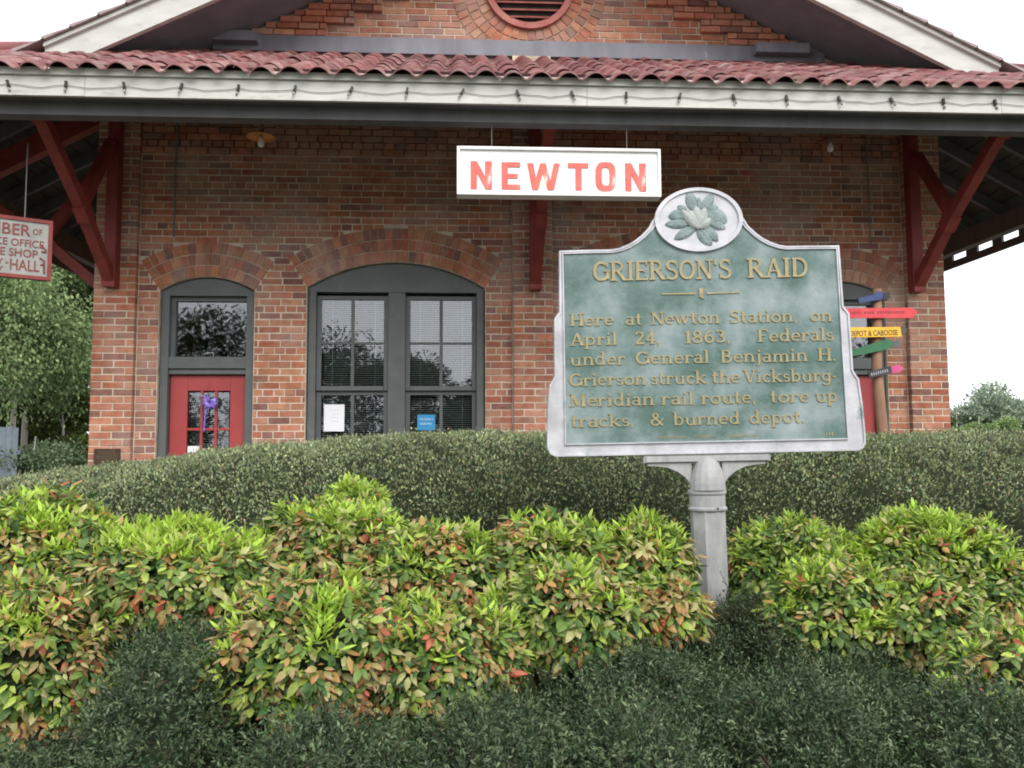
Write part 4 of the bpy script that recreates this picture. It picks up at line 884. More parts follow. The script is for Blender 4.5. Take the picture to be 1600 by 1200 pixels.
sheet(652, 648, 680, 672, gy_l, 'blue_notice', 'small blue notice in the right half of the window', M['bluepaper'], [('This facility is', .12, .62, .76, .16), ('smoke free', .16, .36, .62, .14)], M['paper'])
px0_, px1_, dy_, pw_, ph_ = dinfo
sheet(293, 697, 312, 713, dy_ + .016, 'door_notice', 'small white notice at the bottom of the red door glass', M['paper'], [('- - -', .2, .6, .6, .04)], M['ink'])
# purple ribbon wreath on the door
p = P(329, 629, dy_ - .04); rb = thing('purple_ribbon_bow', 'curly purple ribbon bow hanging on the red door', 'ribbon', tuple(p))
for k in range(9):
    a0 = k * 40 + 200; a0r = R(a0); r_ = .042; mb = MB(); n = 9; cxr, czr = r_ * math.cos(a0r), r_ * .85 * math.sin(a0r)
    if 40 < a0 % 360 < 100: continue
    for j in range(n):
        t = 2 * PI * j / (n - 1); q = Vector((cxr + .034 * math.cos(t) * math.cos(a0r) - .012 * math.sin(t) * math.sin(a0r), -.02 + .026 * math.sin(t), czr + .034 * math.cos(t) * math.sin(a0r) + .012 * math.sin(t) * math.cos(a0r)))
        tn = Vector((-math.sin(a0r), 0, math.cos(a0r))) * .013; mb.v += [tuple(q - tn), tuple(q + tn)]
    mb.f += [(2 * j, 2 * j + 2, 2 * j + 3, 2 * j + 1) for j in range(n - 1)]; o = mb.build('ribbon_loop', M['purple'], rb); so_ = o.modifiers.new('s', 'SOLIDIFY'); so_.thickness = .002
for x_, z_, l in ((-.07, .075, .06), (-.075, -.05, .28)):
    MB().bar((x_ * .6, -.01, z_ * .6), (x_ - (.02 if z_ > 0 else -.02), -.008, z_ if z_ > 0 else -l), .016, .002, up=(0, 1, 0)).build('ribbon_tail', M['purple'], rb)
x0, x1, z0, z1 = on(126, 722, 137, 736, YF + .2)
cu = thing('blue_cup', 'bright blue plastic cup standing beside the foot of the left brick pier', 'cup', ((x0 + x1) / 2, YF + .2, 1.2415))
MB().lathe([(.022, 0), (.024, .003), (.034, .095), (.036, .1), (.032, .1), (.021, .006)], 20).build('cup_body', M['blue'], cu, smooth=True)
MB().lathe([(.0315, .07), (.0318, .072)], 16).build('liquid', M['white'], cu)

# ------------------------------------------------------------------ direction signpost
SY = 7.3
b0 = P(1380, 690, SY); t0_ = P(1371, 452, SY)
sp = thing('direction_signpost', 'rough log signpost with coloured arrow boards before the right brick bay', 'signpost', (b0.x, SY, .16))
zz = [0, .6, 1.1, b0.z - .16, (b0.z + t0_.z) / 2 - .16, t0_.z - .16]
MB().tube([(0.01, 0, zz[0]), (.02, .01, zz[1]), (0, -.005, zz[2]), (0, .0, zz[3]), (-.035, .0, zz[4]), (t0_.x - b0.x, 0, zz[5])], [.062, .055, .056, .05, .046, .04], 9).build('log_post', M['pole'], sp, smooth=True)
def arrow(pts, m, name, txt=None, tm_=None, yo=-.06, tb=None, lab=None, th=.02):
    pp = [(P(x, y, SY + yo).x - b0.x, P(x, y, SY + yo).z - .16) for x, y in pts][::-1]
    o = MB().prism(pp, yo - th / 2, yo + th / 2).build(name, m, sp)
    if lab: o['label'] = lab
    if txt:
        (xa, ya), (xb, yb), hh = tb; A, B = P(xa, ya, SY + yo), P(xb, yb, SY + yo)
        l = link('lettering', text_mesh(txt, (B - A).length, hh * SY / F, tm_, .001, .012), o, (A.x - b0.x, yo - th / 2 - .0008, A.z - .16), (0, -math.atan2(B.z - A.z, B.x - A.x), 0))
    return o
arrow([(1318, 482), (1424, 481), (1434, 488), (1424, 497), (1318, 497)], M['arrowred'], 'arrow_board', 'IIII IIII IIIIIIIIIII', M['darkred'], tb=((1330, 491), (1412, 490), 4), lab='red arrow board pointing right')
arrow([(1290, 512), (1406, 511), (1408, 526), (1290, 528)], M['arrowyellow'], 'arrow_board', 'DEPOT & CABOOSE', M['arrowblack'], tb=((1327, 526), (1402, 524), 9), yo=-.07, lab='yellow board lettered DEPOT & CABOOSE')
arrow([(1315, 552), (1385, 530), (1394, 532), (1394, 542), (1386, 546), (1318, 560)], M['arrowgreen'], 'arrow_board', lab='sloping green arrow board', yo=-.055)
arrow([(1392, 534), (1406, 531), (1407, 542), (1394, 543)], M['arrowgrey'], 'board_end', yo=.06)
arrow([(1395, 512), (1415, 511), (1415, 520), (1396, 522)], M['arrowgrey'], 'board_end', yo=.075)
arrow([(1356, 581), (1391, 572), (1393, 583), (1358, 591)], M['arrowblack'], 'arrow_board', 'IIIIIIII', M['ink'], tb=((1361, 587.5), (1387, 581), 4.5), lab='small black board with white lettering', yo=-.065)
arrow([(1391.5, 573), (1404, 570), (1411, 575), (1406, 581), (1392.5, 583)], M['arrowpink'], 'arrow_tip', yo=-.05)
arrow([(1340, 466), (1362, 461), (1372, 455), (1380, 457), (1378, 468), (1342, 474)], M['arrowblue'], 'arrow_board', lab='dark blue board at the top', yo=-.055)
arrow([(1380, 458), (1388, 456), (1391, 464), (1385, 470), (1379, 468)], M['arrowblack'], 'arrow_tip', yo=-.05)

# ------------------------------------------------------------------ foliage tools
def blob_disp(D_, seed, amp):
    r = np.zeros(len(D_)); q = np.random.default_rng(seed)
    for f_, a in ((2.2, .5), (4.1, .32), (8.0, .22)):
        for _ in range(3):
            k = q.normal(size=3) * f_; r += a * np.sin(D_ @ k + q.uniform(0, 6.28)) / 1.7
    return 1 + amp * r
def frames(xd, zd):
    xd = xd / np.linalg.norm(xd, axis=1, keepdims=True); y = np.cross(zd, xd); y /= np.linalg.norm(y, axis=1, keepdims=True) + 1e-9; z = np.cross(xd, y); return xd, y, z
def leaf_template(w=.45, droop=.16, fold=.10):
    v = np.array([(0, 0, 0), (.32, w / 2, -fold * .3), (.34, 0, fold * .6), (.32, -w / 2, -fold * .3), (.68, w * .38, -droop * .45 - fold * .2), (.70, 0, fold * .3 - droop * .35), (.68, -w * .38, -droop * .45 - fold * .2), (1, 0, -droop)])
    f = [(0, 2, 1), (0, 3, 2), (1, 2, 5, 4), (2, 3, 6, 5), (4, 5, 7), (5, 6, 7)]; tipw = np.array([0, .55, .15, .55, .75, .35, .75, 1.0]); return v, f, tipw
def cloud_mesh(name, tmpl, pos, xd, zd, size, c0, c1, m, smooth=False):
    v, f, tw = tmpl; x, y, z = frames(xd, zd); N = len(pos); V = len(v)
    allv = pos[:, None, :] + size[:, None, None] * (v[None, :, 0, None] * x[:, None] + v[None, :, 1, None] * y[:, None] + v[None, :, 2, None] * z[:, None])
    cols = c0[:, None, :] * (1 - tw[None, :, None]) + c1[:, None, :] * tw[None, :, None]
    me = bpy.data.meshes.new(name); lt = np.array([len(q) for q in f]); li = np.concatenate([np.array(q) for q in f]); nl = len(li)
    me.vertices.add(N * V); me.vertices.foreach_set('co', allv.astype(np.float32).ravel())
    loops = (li[None] + (np.arange(N) * V)[:, None]).ravel(); me.loops.add(N * nl); me.loops.foreach_set('vertex_index', loops.astype(np.int32))
    starts = (np.concatenate([[0], np.cumsum(lt)[:-1]])[None] + (np.arange(N) * nl)[:, None]).ravel(); me.polygons.add(N * len(f)); me.polygons.foreach_set('loop_start', starts.astype(np.int32))
    a = me.color_attributes.new('Col', 'FLOAT_COLOR', 'POINT'); a.data.foreach_set('color', np.concatenate([cols.reshape(-1, 3), np.ones((N * V, 1))], 1).astype(np.float32).ravel())
    me.materials.append(m); me.update(calc_edges=True); me.validate(); 
    if smooth: me.shade_smooth()
    return me
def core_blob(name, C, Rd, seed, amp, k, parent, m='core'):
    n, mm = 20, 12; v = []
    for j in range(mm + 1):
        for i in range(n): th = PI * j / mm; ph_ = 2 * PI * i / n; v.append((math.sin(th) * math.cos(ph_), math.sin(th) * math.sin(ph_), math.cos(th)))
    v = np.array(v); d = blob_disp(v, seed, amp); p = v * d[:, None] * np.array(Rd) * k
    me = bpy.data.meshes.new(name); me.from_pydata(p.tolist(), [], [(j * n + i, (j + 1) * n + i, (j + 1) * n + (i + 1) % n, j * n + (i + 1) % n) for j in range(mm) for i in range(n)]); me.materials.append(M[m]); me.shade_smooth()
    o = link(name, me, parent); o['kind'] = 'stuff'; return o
def sph(n, zmin=-.55):
    z = rng.uniform(zmin, 1, n); t = rng.uniform(0, 2 * PI, n); s = np.sqrt(1 - z * z); return np.stack([s * np.cos(t), s * np.sin(t), z], 1)
WIDE, NARROW = leaf_template(.52, .22, .12), leaf_template(.27, .12, .06)
TINY = (np.array([(0, 0, 0), (.5, .26, .04), (1, 0, -.04), (.5, -.26, .04)]), [(0, 1, 2, 3)], np.array([0, .4, 1, .4]))
# nandina colour pairs: base -> edge
NC = {'lime': ((.30, .48, .045), (.45, .60, .09)), 'yg': ((.25, .37, .05), (.42, .47, .10)), 'mid': ((.10, .19, .035), (.18, .26, .06)), 'dark': ((.035, .09, .022), (.07, .14, .035)),
      'pink': ((.24, .30, .07), (.50, .27, .18)), 'orange': ((.27, .27, .06), (.52, .20, .10)), 'red': ((.38, .15, .07), (.50, .09, .06)), 'cream': ((.33, .38, .12), (.50, .43, .22))}
def nandina(name_lab, x0, x1, y0, y1, Y, seed, warm=.3, lime=.3, n=900, size=.040, ry=None, amp=.16):
    k = Y / F; c = P((x0 + x1) / 2, (y0 + y1) / 2, Y); rx, rz = (x1 - x0) / 2 * k, (y1 - y0) / 2 * k; ry = ry or max(.16, min(rx * .8, .42))
    gz = float(ground_z(np.array(c.x), np.array(c.y)))
    t = thing('nandina_bush', name_lab, 'shrub', (c.x, c.y, gz), 'nandina bushes massed around the marker'); off = np.array([0, 0, c.z - gz]); Rd = np.array([rx, ry, rz])
    o = core_blob('dark_core', c, Rd, seed, amp, .58, t); o.location = tuple(off)
    st = MB()
    for q in range(7): st.tube([(random.uniform(-.06, .06), random.uniform(-.05, .05), -.02), (random.uniform(-.5, .5) * rx, random.uniform(-.5, .5) * ry, off[2] * .6), (random.uniform(-.7, .7) * rx, random.uniform(-.6, .6) * ry, off[2])], [.007, .005, .003], 5)
    sprigs = int(n * (rx * rz + rx * ry) / .12); sprigs = max(240, min(int(sprigs * 2.1), 3000))
    d = sph(sprigs); dep = rng.uniform(.66, 1.06, sprigs); p = d * (blob_disp(d, seed, amp) * dep)[:, None] * Rd + off
    nrm = d / Rd; nrm /= np.linalg.norm(nrm, axis=1, keepdims=True)
    P_, X_, Z_, S2, C0, C1, W2_ = [], [], [], [], [], [], []
    for i in range(0, sprigs, 5):
        e = Vector(p[i]); q0 = Vector((p[i][0] * .45, p[i][1] * .45, off[2] + (p[i][2] - off[2]) * .25 - .05)); st.tube([tuple(q0), tuple(q0.lerp(e, .6) + Vector((0, 0, .015))), tuple(e)], [.003, .002, .0012], 3, cap=False)
    st.build('stem', M['darkbark'], t)
    lob = blob_disp(d * 2.2, seed + 50, 1.0) - 1      # patches of new growth
    for i in range(sprigs):
        up = nrm[i, 2]; r = random.random(); isnew = (lob[i] * .8 + up * .55 + random.uniform(-.6, .6)) > (1.14 - lime * .98)
        if isnew:
            kinds = ['lime'] * 6 + ['yg'] * 2; nl = random.randint(6, 9)
        else:
            wv = random.random(); inner = dep[i] < .86  # inner sprigs get darker leaves: shade in the gaps put into colour
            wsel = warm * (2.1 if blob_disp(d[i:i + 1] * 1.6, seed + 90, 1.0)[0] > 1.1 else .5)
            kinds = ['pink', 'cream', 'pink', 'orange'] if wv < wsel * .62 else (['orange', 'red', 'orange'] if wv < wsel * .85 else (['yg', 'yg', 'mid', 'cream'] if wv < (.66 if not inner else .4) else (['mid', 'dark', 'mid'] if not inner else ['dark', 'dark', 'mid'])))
            nl = random.randint(4, 6)
        tan = np.cross(nrm[i], rng.normal(size=3)); tan /= np.linalg.norm(tan)
        axis = nrm[i] * (.9 if isnew else .7) + np.array([0, 0, .7 if isnew else -.35]) + rng.normal(size=3) * .25; axis /= np.linalg.norm(axis)
        a1 = np.cross(axis, tan); a1 /= np.linalg.norm(a1); a2 = np.cross(axis, a1)
        for j in range(nl):
            th = 2 * PI * j / nl + random.uniform(-.3, .3); spread = random.uniform(.4, 1.0) if isnew else random.uniform(.7, 1.5)
            xd = axis + (a1 * math.cos(th) + a2 * math.sin(th)) * spread + np.array([0, 0, 0 if isnew else -.38])
            xd /= np.linalg.norm(xd); root = p[i] + (a1 * math.cos(th) + a2 * math.sin(th)) * .006 + axis * random.uniform(-.02, .012)
            zd = nrm[i] * .6 + np.array([0, 0, .8]) + rng.normal(size=3) * .3
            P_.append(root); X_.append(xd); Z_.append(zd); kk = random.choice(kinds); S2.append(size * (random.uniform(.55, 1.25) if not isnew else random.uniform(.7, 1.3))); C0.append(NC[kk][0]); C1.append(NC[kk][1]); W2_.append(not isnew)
    P_, X_, Z_, S2, C0, C1, W2_ = map(np.array, (P_, X_, Z_, S2, C0, C1, W2_))
    world = P_ + np.array([c.x, c.y, gz]); dirn = world - np.array(EYE); 
    # the leaves that show largest: outermost, facing the path, become parts of their own
    outer = np.linalg.norm((P_ - off) / Rd, axis=1); score = outer - .9 * (P_[:, 1]) / ry * .3 + S2 * 3; idx = np.argsort(-score)[:260]; sel = np.zeros(len(P_), bool); sel[idx] = True
    cams = []
    for wmask, tmp in ((True, WIDE), (False, NARROW)):
        mk_ = (W2_ == wmask) & ~sel
        if mk_.any(): o = link('foliage', cloud_mesh('foliage', tmp, P_[mk_], X_[mk_], Z_[mk_], S2[mk_], C0[mk_], C1[mk_], M['leaf'], True), t); o['kind'] = 'stuff'
    x, y, z = frames(X_[idx], Z_[idx])
    for q, i in enumerate(idx):
        key = (bool(W2_[i]), tuple(np.round(C0[i], 3)))
        if key not in leafcache:
            leafcache[key] = cloud_mesh('leaf', WIDE if W2_[i] else NARROW, np.zeros((1, 3)), np.array([[1., 0, 0]]), np.array([[0., 0, 1]]), np.ones(1), C0[i:i + 1], C1[i:i + 1], M['leaf'], True)
        o = bpy.data.objects.new('leaf', leafcache[key]); COL.objects.link(o); o.parent = t
        mt = Matrix((( *x[q],), (*y[q],), (*z[q],))).transposed().to_4x4(); o.matrix_local = Matrix.Translation(P_[i]) @ mt @ Matrix.Scale(S2[i], 4)
    return t
leafcache = {}
NAND = [
 ('nandina bush low at the left edge with red drooping tips', -90, 165, 925, 1185, 2.0, .42, .25),
 ('yellow green nandina bush at the left edge below the hedge', -90, 205, 785, 985, 2.5, .28, .50),
 ('broad nandina bush second from the left edge', 110, 425, 828, 1000, 2.35, .24, .50),
 ('round nandina bush with orange patch, front and left of centre', 340, 640, 915, 1150, 1.85, .40, .28),
 ('nandina bush rising tallest against the hedge left of centre', 405, 645, 785, 935, 2.75, .28, .50),
 ('small lime green nandina shoot sticking up over the hedge face', 510, 605, 755, 850, 3.05, .05, .8),
 ('nandina bush with pale pink leaves in the middle of the bed', 560, 800, 828, 1005, 2.45, .38, .25),
 ('front nandina bush with one bright red leaf cluster hanging low', 560, 810, 940, 1140, 1.9, .34, .28),
 ('bright nandina bush midway between window and marker', 740, 970, 812, 985, 2.5, .22, .48),
 ('nandina bush left of the marker, low and spreading', 770, 1010, 890, 1055, 2.2, .22, .35),
 ('lime topped nandina bush directly left of the marker post', 930, 1075, 812, 960, 2.62, .20, .55),
 ('nandina bush with orange sprays crossing the marker post', 985, 1098, 905, 1000, 2.30, .60, .15),
 ('nandina bush just right of the marker post', 1135, 1330, 812, 960, 3.0, .12, .50),
 ('pale green nandina bush in front, right of the marker', 1190, 1400, 885, 1085, 2.35, .15, .45),
 ('large lime nandina bush against the hedge at right', 1335, 1560, 797, 940, 2.95, .10, .65),
 ('nandina bush with drooping leaves in the front right', 1345, 1530, 890, 1085, 2.3, .25, .35),
 ('dark green nandina bush near the right edge', 1480, 1660, 875, 1010, 2.8, .08, .35),
 ('nandina bush trailing down at the right edge', 1480, 1700, 980, 1165, 1.9, .36, .25),
 ('broad nandina bush beyond the left edge, farther from the path', -460, -60, 800, 1010, 2.5, .25, .4), ('nandina bush beyond the left edge, nearer the path', -480, -100, 940, 1180, 2.0, .3, .3),
 ('broad nandina bush beyond the right edge, farther from the path', 1630, 1980, 840, 1020, 2.7, .15, .4), ('nandina bush beyond the right edge, nearer the path', 1690, 2060, 970, 1170, 2.0, .25, .3)]
for i, (lab, x0, x1, y0, y1, Y, wm, lm) in enumerate(NAND): nandina(lab, x0, x1, y0, y1, Y, 100 + i * 3, wm, lm, n=620 if Y < 2.2 else 760, size=.0295 if Y < 2.2 else .033)

# dense low evergreen shrubs in front
def tiny_leaves(d_, pos, n_, nrm, size, cA, cB, m):
    xd = nrm * .6 + rng.normal(size=(n_, 3)) * .75; zd = rng.normal(size=(n_, 3)) + nrm
    mixv = rng.random((n_, 1)); c = cA * (1 - mixv) + cB * mixv; return cloud_mesh('foliage', TINY, pos, xd, zd, size, c, c * 1.25, m)
NEEDLE = (np.array([(0, 0, 0), (.5, .17, .04), (1, 0, -.04), (.5, -.17, .04)]), [(0, 1, 2, 3)], np.array([0, .4, 1, .4]))
def low_shrub(lab, x0, x1, y0, y1, Y, seed, n=26000, ry=.34):
    k = Y / F; c = P((x0 + x1) / 2, (y0 + y1) / 2, Y); rx, rz = (x1 - x0) / 2 * k, (y1 - y0) / 2 * k
    gz = float(ground_z(np.array(c.x), np.array(c.y))); t = thing('evergreen_shrub', lab, 'shrub', (c.x, c.y, gz), 'dark small-leaved shrubs in front'); off = np.array([0, 0, c.z - gz]); Rd = np.array([rx, ry, rz])
    o = core_blob('dark_core', c, Rd, seed, .13, .76, t); o.location = tuple(off)
    ns_ = n // 14; d = sph(ns_, -.2); base_ = d * (blob_disp(d, seed, .13) * rng.uniform(.76, 1.0, ns_))[:, None] * Rd + off; nrm = d / Rd; nrm /= np.linalg.norm(nrm, axis=1, keepdims=True)
    # twigs: each a short spray of small leaves along its length
    tw = nrm * .8 + rng.normal(size=(ns_, 3)) * .55 + np.array([0, 0, .25]); tw /= np.linalg.norm(tw, axis=1, keepdims=True); ln = rng.uniform(.03, .075, ns_) * (1 + (rng.random(ns_) < .12) * .7)
    u = np.tile(np.linspace(.1, 1, 14), ns_); rep = np.repeat(np.arange(ns_), 14); pos = base_[rep] + tw[rep] * (u * ln[rep])[:, None] + rng.normal(size=(len(rep), 3)) * .0025
    xd = tw[rep] * .7 + rng.normal(size=(len(rep), 3)) * .7; zd = rng.normal(size=(len(rep), 3)) + nrm[rep]
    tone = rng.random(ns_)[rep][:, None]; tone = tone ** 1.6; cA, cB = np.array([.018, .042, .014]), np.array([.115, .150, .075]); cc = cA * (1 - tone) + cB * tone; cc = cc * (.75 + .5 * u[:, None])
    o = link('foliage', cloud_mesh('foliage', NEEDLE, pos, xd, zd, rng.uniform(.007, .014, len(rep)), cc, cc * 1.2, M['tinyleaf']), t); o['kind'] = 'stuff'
    st = MB()
    for q in range(260):
        i = random.randrange(ns_); st.tube([tuple(base_[i] - tw[i] * .05), tuple(base_[i] + tw[i] * ln[i] * .9)], [.0016, .0007], 3, cap=False)
    o = st.build('twigs', M['darkbark'], t); o['kind'] = 'stuff'
LOW = [('dark evergreen shrub in the bottom left corner', -170, 150, 1262, 1640, 1.5), ('dark evergreen shrub rising between the two left nandinas', 150, 400, 1022, 1500, 1.8),
 ('dark evergreen shrub at the bottom, under the left centre nandina', 330, 680, 1180, 1600, 1.5), ('dark evergreen shrub at the bottom, just left of the middle', 620, 930, 1160, 1560, 1.55),
 ('grey green shrub under the marker post', 830, 1180, 1030, 1440, 1.95), ('dark evergreen shrub at the bottom, right of the marker post', 1080, 1430, 1092, 1560, 1.7),
 ('dark evergreen shrub filling the bottom right corner', 1370, 1760, 1128, 1600, 1.6), ('dark shrub in the hollow right of the marker post', 1142, 1208, 950, 1120, 2.45),
 ('dark shrub growing among the nandinas left of centre', 610, 710, 880, 970, 2.62), ('small dark shrub in the front, between middle and post', 900, 1120, 1160, 1500, 1.5),
 ('dark shrub deep between the two left nandina clumps', 130, 440, 975, 1180, 2.3), ('dark shrub at the foot of the marker post', 960, 1170, 985, 1160, 2.45),
 ('dark shrub under the front nandinas right of the post', 1180, 1400, 1010, 1170, 2.3), ('dark shrub under the right hand nandinas', 1380, 1640, 1000, 1180, 2.3),
 ('dark evergreen shrub beyond the left edge', -640, -120, 1230, 1640, 1.6), ('dark evergreen shrub beyond the right edge', 1720, 2200, 1150, 1600, 1.65)]
for i, (lab, x0, x1, y0, y1, Y) in enumerate(LOW): low_shrub(lab, x0, x1, y0, y1, Y, 300 + i * 7, n=int(62000 * min(1, (x1 - x0) / 340)))

# long clipped hedge behind the bed: rounded cross-section following a falling crown line
def hedge():
    hz = [(-6, 1.31), (-3.2, 1.31), (-2.6, 1.32), (-2.1, 1.37), (-1.6, 1.455), (-1.1, 1.53), (-.3, 1.575), (.8, 1.58), (2, 1.565), (3.5, 1.555), (5.5, 1.55), (8, 1.55)]
    tops = lambda x: np.interp(x, [a for a, b in hz], [b for a, b in hz])
    YC = 4.75
    t = thing('clipped_hedge', 'long clipped small-leaved hedge running behind the bed below the depot', 'hedge', (.5, YC, .75))
    N = 250000; x = rng.uniform(-4.2, 5.6, N); a = rng.beta(1.15, 1.5, N) * 2.75 + .02       # angle from front foot over the top
    a = rng.uniform(.0, 2.7, N)
    def surf(x, a, k=1.0):
        th = a / 2.7 * PI * .86; e = .62
        cy = -np.cos(th); cz = np.sin(th); ry_ = 1.12; h = tops(x) - .72
        lump = 1 + .030 * np.sin(x * 4.3 + 2 * np.sin(a * 3)) * np.cos(a * 3.1 + x * 1.7) + .02 * np.sin(x * 29 + 5 * a) * np.sin(a * 13 - x * 3) + .035 * np.sin(x * 2.3 + 1) * np.sin(a * 2.2 + x) + .02 * np.sin(x * 7.1) * np.cos(a * 5 + 2 * x) + .012 * np.sin(x * 17 + a * 9)
        yy = YC + ry_ * np.sign(cy) * np.abs(cy) ** .8 * k * lump; zz = .72 + h * np.abs(cz) ** .55 * (k ** .4) * (1 + (lump - 1) * .6); return yy, zz, cy, cz
    dep = 1 - np.abs(rng.normal(size=N)) * .045 + .015 + (rng.random(N) < .10) * rng.uniform(0, .085, N)
    yy, zz, cy, cz = surf(x, a, dep); pos = np.stack([x - .5, yy - YC, zz - .75], 1); nrm = np.stack([0 * x, cy, cz * .9 + .15], 1)
    tone = np.clip(.5 + .5 * np.sin(x * 3 + a * 4) * np.sin(x * 11 + 3) * .5 + rng.normal(size=N) * .35, 0, 1)[:, None]
    cA, cB = np.array([.12, .155, .08]), np.array([.25, .30, .165]); c = cA * (1 - tone) + cB * tone
    rd = rng.random(N) < .06; c[rd] = np.array([.27, .20, .13]); yl = rng.random(N) < .12; c[yl] = np.array([.30, .34, .14])
    xd = nrm * .9 + rng.normal(size=(N, 3)) * .6 + np.array([0, 0, .4]); zd = rng.normal(size=(N, 3)) + nrm * .5
    o = link('foliage', cloud_mesh('foliage', TINY, pos, xd, zd, rng.uniform(.012, .021, N), c, c * 1.25, M['tinyleaf']), t); o['kind'] = 'stuff'
    gxs = np.linspace(-4.2, 5.6, 60); ga = np.linspace(0, 2.7, 16); v = []
    for xx in gxs:
        y_, z_, _, _ = surf(np.full(16, xx), ga, .93)
        for q in range(16): v.append((xx - .5, y_[q] - YC, z_[q] - .75))
    me = bpy.data.meshes.new('dark_core'); me.from_pydata(v, [], [(i * 16 + j, (i + 1) * 16 + j, (i + 1) * 16 + j + 1, i * 16 + j + 1) for i in range(59) for j in range(15)]); me.materials.append(M['core']); me.shade_smooth()
    o = link('dark_core', me, t); o['kind'] = 'stuff'
    st = MB()
    for q in range(4200):
        xx = random.uniform(-4, 5.4); aa = random.uniform(.1, 2.2); y0, z0, cy, cz = surf(np.array([xx]), np.array([aa]), .95); l = random.uniform(.02, .055)
        dx = Vector((random.gauss(0, .35), float(cy[0]) + random.gauss(0, .3), float(cz[0]) + .35)).normalized(); b = Vector((xx - .5, float(y0[0]) - YC, float(z0[0]) - .75)); st.tube([tuple(b), tuple(b + dx * l)], [.0022, .001], 3, cap=False)
    o = st.build('twigs', M['darkbark'], t); o['kind'] = 'stuff'
hedge()

# ------------------------------------------------------------------ trees
def tree(lab, cat, x, y, h, cr, ch, cols, n, ls, group, name='tree', seed=0, trunk=.12, mat_='bark', gz=0, droop=0, lobes=14, zc=.68):
    q = np.random.default_rng(seed); t = thing(name, lab, cat, (x, y, gz), group)
    tb = MB().tube([(0, 0, -.1), (cr * .03, 0, h * .35), (-cr * .03, 0, h * .65), (0, 0, h * .93)], [trunk, trunk * .8, trunk * .5, trunk * .12], 8)
    L = []
    for k in range(lobes):
        a = q.uniform(0, 2 * PI); rr = cr * math.sqrt(q.uniform(.02, 1)) * .75; zz = h * zc + ch * q.uniform(-.45, .42) * (1 - .5 * (rr / cr) ** 2); L.append((rr * math.cos(a), rr * math.sin(a), zz, cr * q.uniform(.22, .42)))
        z0 = min(h * .8, max(h * .25, zz - cr * .35)); tb.tube([(0, 0, z0), (rr * math.cos(a) * .5, rr * math.sin(a) * .5, (z0 + zz) / 2 + .1), (rr * math.cos(a), rr * math.sin(a), zz)], [trunk * .35, trunk * .2, trunk * .07], 5, cap=False)
    tb.build('trunk', M[mat_], t, smooth=True)
    L = np.array(L); pick = q.integers(0, len(L), n); d = q.normal(size=(n, 3)); d /= np.linalg.norm(d, axis=1, keepdims=True); r = L[pick, 3] * q.uniform(.35, 1.08, n) ** .6 * (1 + .25 * np.sin(d @ np.array([5., 4, 6])))
    pos = L[pick, :3] + d * r[:, None] * np.array([1.15, 1.15, .72]); pos[:, 2] -= droop * q.uniform(0, 1, n) ** 2
    tone = np.clip(.45 + .35 * q.normal(size=(n,)) , 0, 1)[:, None]; c = np.array(cols[0]) * (1 - tone) + np.array(cols[1]) * tone
    xd = d * .6 + q.normal(size=(n, 3)) * .6 - np.array([0, 0, droop * .8]); zd = d + q.normal(size=(n, 3)) * .4
    o = link('crown', cloud_mesh('crown', TINY, pos, xd, zd, ls * q.uniform(.7, 1.3, n), c, c * 1.15, M['farleaf']), t); return t
DK = ((.015, .03, .012), (.045, .075, .026)); MD = ((.035, .06, .02), (.10, .14, .05)); PL = ((.08, .13, .05), (.22, .29, .13)); OL = ((.035, .055, .012), (.10, .13, .03))
def gx_(px, Y): return P(px, 700, Y).x
GL = 'trees beyond the left end of the depot'
tree('pale drooping green tree whose boughs hang behind the left sign', 'tree', gx_(15, 24), 24, 8.0, 2.6, 5.0, PL, 19000, .13, GL, seed=1, trunk=.09, droop=1.3, zc=.64, lobes=22)
tree('pale grey trunked tree with light feathery crown at the far left edge', 'tree', gx_(-25, 28), 28, 9.5, 3.0, 5.0, PL, 16000, .15, GL, seed=2, trunk=.14, droop=1.2, zc=.66, lobes=20)
tree('thin straight pale trunk tree in the left woods', 'tree', gx_(36, 31), 31, 10, 1.8, 3.5, MD, 6000, .2, GL, seed=3, trunk=.13, zc=.8)
tree('slender leaning tree deeper in the left woods', 'tree', gx_(56, 34), 34, 10, 1.9, 4, MD, 6000, .2, GL, seed=4, trunk=.11, zc=.78)
tree('dark evergreen tree filling the gap beside the left pier', 'tree', gx_(105, 33), 33, 12, 3.0, 11, DK, 26000, .22, GL, seed=5, trunk=.2, zc=.50, lobes=26, mat_='darkbark')
tree('dark evergreen tree behind the pale trunks at left', 'tree', gx_(50, 40), 40, 13, 4.5, 12, DK, 26000, .26, GL, seed=6, trunk=.25, zc=.48, lobes=28, mat_='darkbark')
tree('dark evergreen tree at the far left edge, deep behind the fence', 'tree', gx_(-40, 42), 42, 13, 4.5, 12, DK, 22000, .26, GL, seed=7, trunk=.25, zc=.48, lobes=26, mat_='darkbark')
tree('vine covered olive green young tree low beside the left pier', 'tree', gx_(98, 26), 26, 3.9, 1.1, 3.4, OL, 9000, .12, GL, seed=8, trunk=.06, zc=.48, lobes=16)
tree('low grey green bush in front of the pale trunks at left', 'bush', gx_(55, 22), 22, 2.0, 1.1, 1.3, ((.07, .11, .06), (.15, .20, .11)), 7000, .09, GL, name='bush', seed=9, trunk=.04, zc=.5)
for k, px in enumerate((-230, -140)): tree(('dark evergreen tree farthest out beyond the left edge of the picture', 'dark evergreen tree just outside the left edge of the picture')[k], 'tree', gx_(px, 36), 36, 12, 4, 10, DK, 9000, .3, GL, seed=20 + k, trunk=.2, zc=.5, lobes=18, mat_='darkbark')
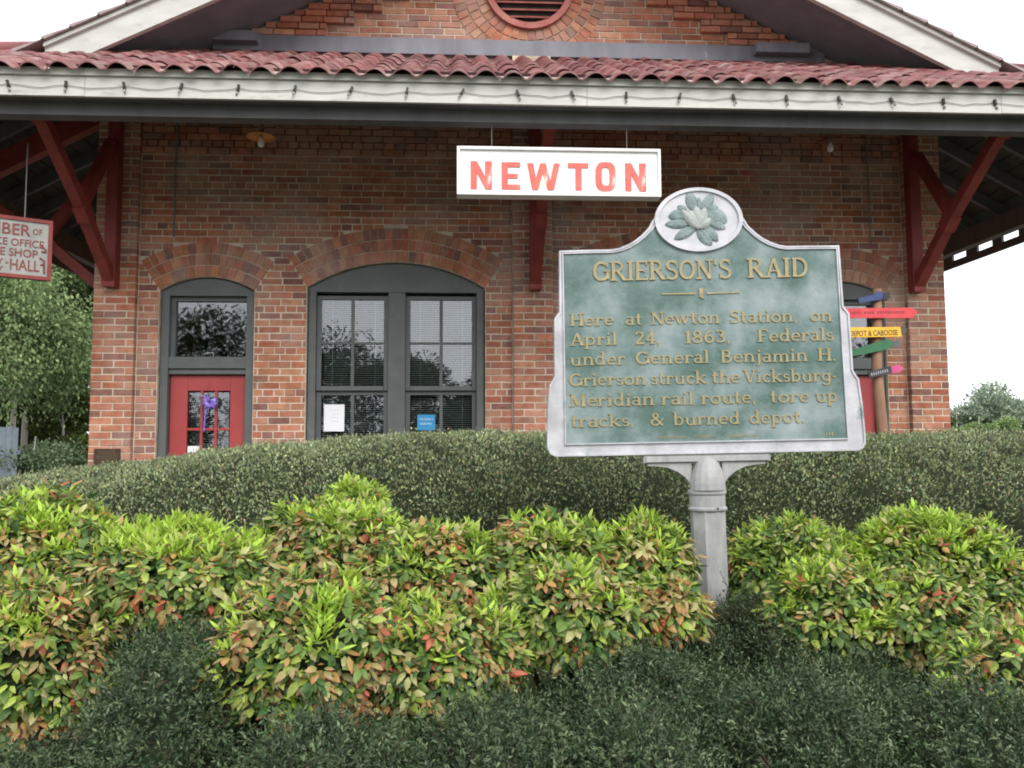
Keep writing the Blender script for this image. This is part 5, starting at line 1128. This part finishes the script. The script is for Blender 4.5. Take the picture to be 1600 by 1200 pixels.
# rough grass and low growth in front of the left woods
n = 60000; X_ = rng.uniform(-26, -8, n); Y_ = rng.uniform(11, 26, n); pos = np.stack([X_, Y_, rng.uniform(0, .5, n) * (.35 + .65 * np.clip((Y_ - 13) / 8, 0, 1))], 1)
c = np.array([.09, .13, .04]) * (1 - rng.random((n, 1))) + np.array([.22, .28, .09]) * rng.random((n, 1))
o = link('rough_grass', cloud_mesh('rough_grass', TINY, pos, rng.normal(size=(n, 3)) * .4 + np.array([0, 0, 1]), rng.normal(size=(n, 3)), rng.uniform(.08, .2, n), c, c * 1.2, M['farleaf']), None); tag(o, 'rough light green grass growing before the left woods', 'grass', kind='stuff')
GRr = 'distant trees beyond the right end of the depot'
HZ = ((.16, .22, .15), (.28, .34, .24));  # distance haze put into these pale leaf colours
tree('hazy round topped tree nearest the right pier', 'tree', gx_(1535, 62), 62, 6.0, 3.2, 4.8, HZ, 14000, .24, GRr, seed=31, trunk=.15, zc=.6)
tree('hazy tree with a pointed tuft right of the round one', 'tree', gx_(1566, 66), 66, 6.2, 1.6, 4.4, HZ, 6000, .26, GRr, seed=32, trunk=.15, zc=.6)
tree('hazy low tree at the far right edge', 'tree', gx_(1600, 64), 64, 5.2, 3.8, 4.4, HZ, 14000, .24, GRr, seed=33, trunk=.15, zc=.58)
tree('hazy tree half hidden behind the right pier', 'tree', gx_(1496, 60), 60, 4.6, 2.4, 4.0, HZ, 9000, .24, GRr, seed=34, trunk=.15, zc=.58)
tree('hazy tree beyond the right edge', 'tree', gx_(1660, 64), 64, 5.2, 3.4, 3.8, HZ, 9000, .28, GRr, seed=35, trunk=.15, zc=.58)
LG = ((.16, .26, .09), (.34, .46, .19))
tree('light green bushy young tree left of two beyond the pier', 'tree', gx_(1532, 34), 34, 3.0, .75, 2.2, LG, 6000, .10, GRr, seed=41, trunk=.06, zc=.55)
tree('light green bushy young tree right of two beyond the pier', 'tree', gx_(1568, 34), 34, 3.1, .8, 2.2, LG, 6000, .10, GRr, seed=42, trunk=.06, zc=.55)
tree('dark green shrub tight against the right pier', 'bush', gx_(1497, 30), 30, 3.1, .45, 2.6, ((.05, .1, .03), (.12, .2, .07)), 5000, .09, GRr, name='bush', seed=43, trunk=.05, zc=.5)
tree('light green bush low at the right edge', 'bush', gx_(1600, 36), 36, 2.4, 1.1, 1.8, LG, 6000, .10, GRr, name='bush', seed=44, trunk=.05, zc=.5)
# trees across the street behind the camera: seen in the window panes
GB = 'trees across the street, mirrored in the window glass'
for k, (x, y, h, cr) in enumerate(((-17, -30, 11, 5), (-9.5, -33, 10, 4.4), (-4, -34, 9.2, 3.8), (1.5, -36, 7.2, 3.2), (7.5, -34, 6.4, 3.4), (14, -33, 8.4, 4.2), (22, -34, 10, 5))):
    tree(['tall tree at the far left end of the opposite row', 'tall tree second in the opposite row', 'mid height tree third in the opposite row', 'lower tree in the middle of the opposite row', 'lowest tree of the opposite row', 'rising tree sixth in the opposite row', 'tall tree at the far right end of the opposite row'][k], 'tree', x, y, h, cr, h * .8, DK, 14000, .24, GB, seed=60 + k, trunk=.25, zc=.48, lobes=20, mat_='darkbark')

# board fence at the far left
fc = thing('board_fence', 'weathered blue grey board fence at the left edge before the woods', 'fence', (gx_(0, 21), 21, 0))
fzt = P(10, 667, 21).z; k = 0
for x in np.arange(-3.2, gx_(31, 21) - gx_(0, 21) - .12, .145):
    MB().box(x, x + .138, -.01, .01, .05, fzt + random.uniform(-.02, .02)).build('fence_board', M['fence'], fc)
MB().box(-3.2, gx_(31, 21) - gx_(0, 21), .012, .05, .5, .6).box(-3.2, gx_(31, 21) - gx_(0, 21), .012, .05, 1.4, 1.5).build('rail', M['fence'], fc)
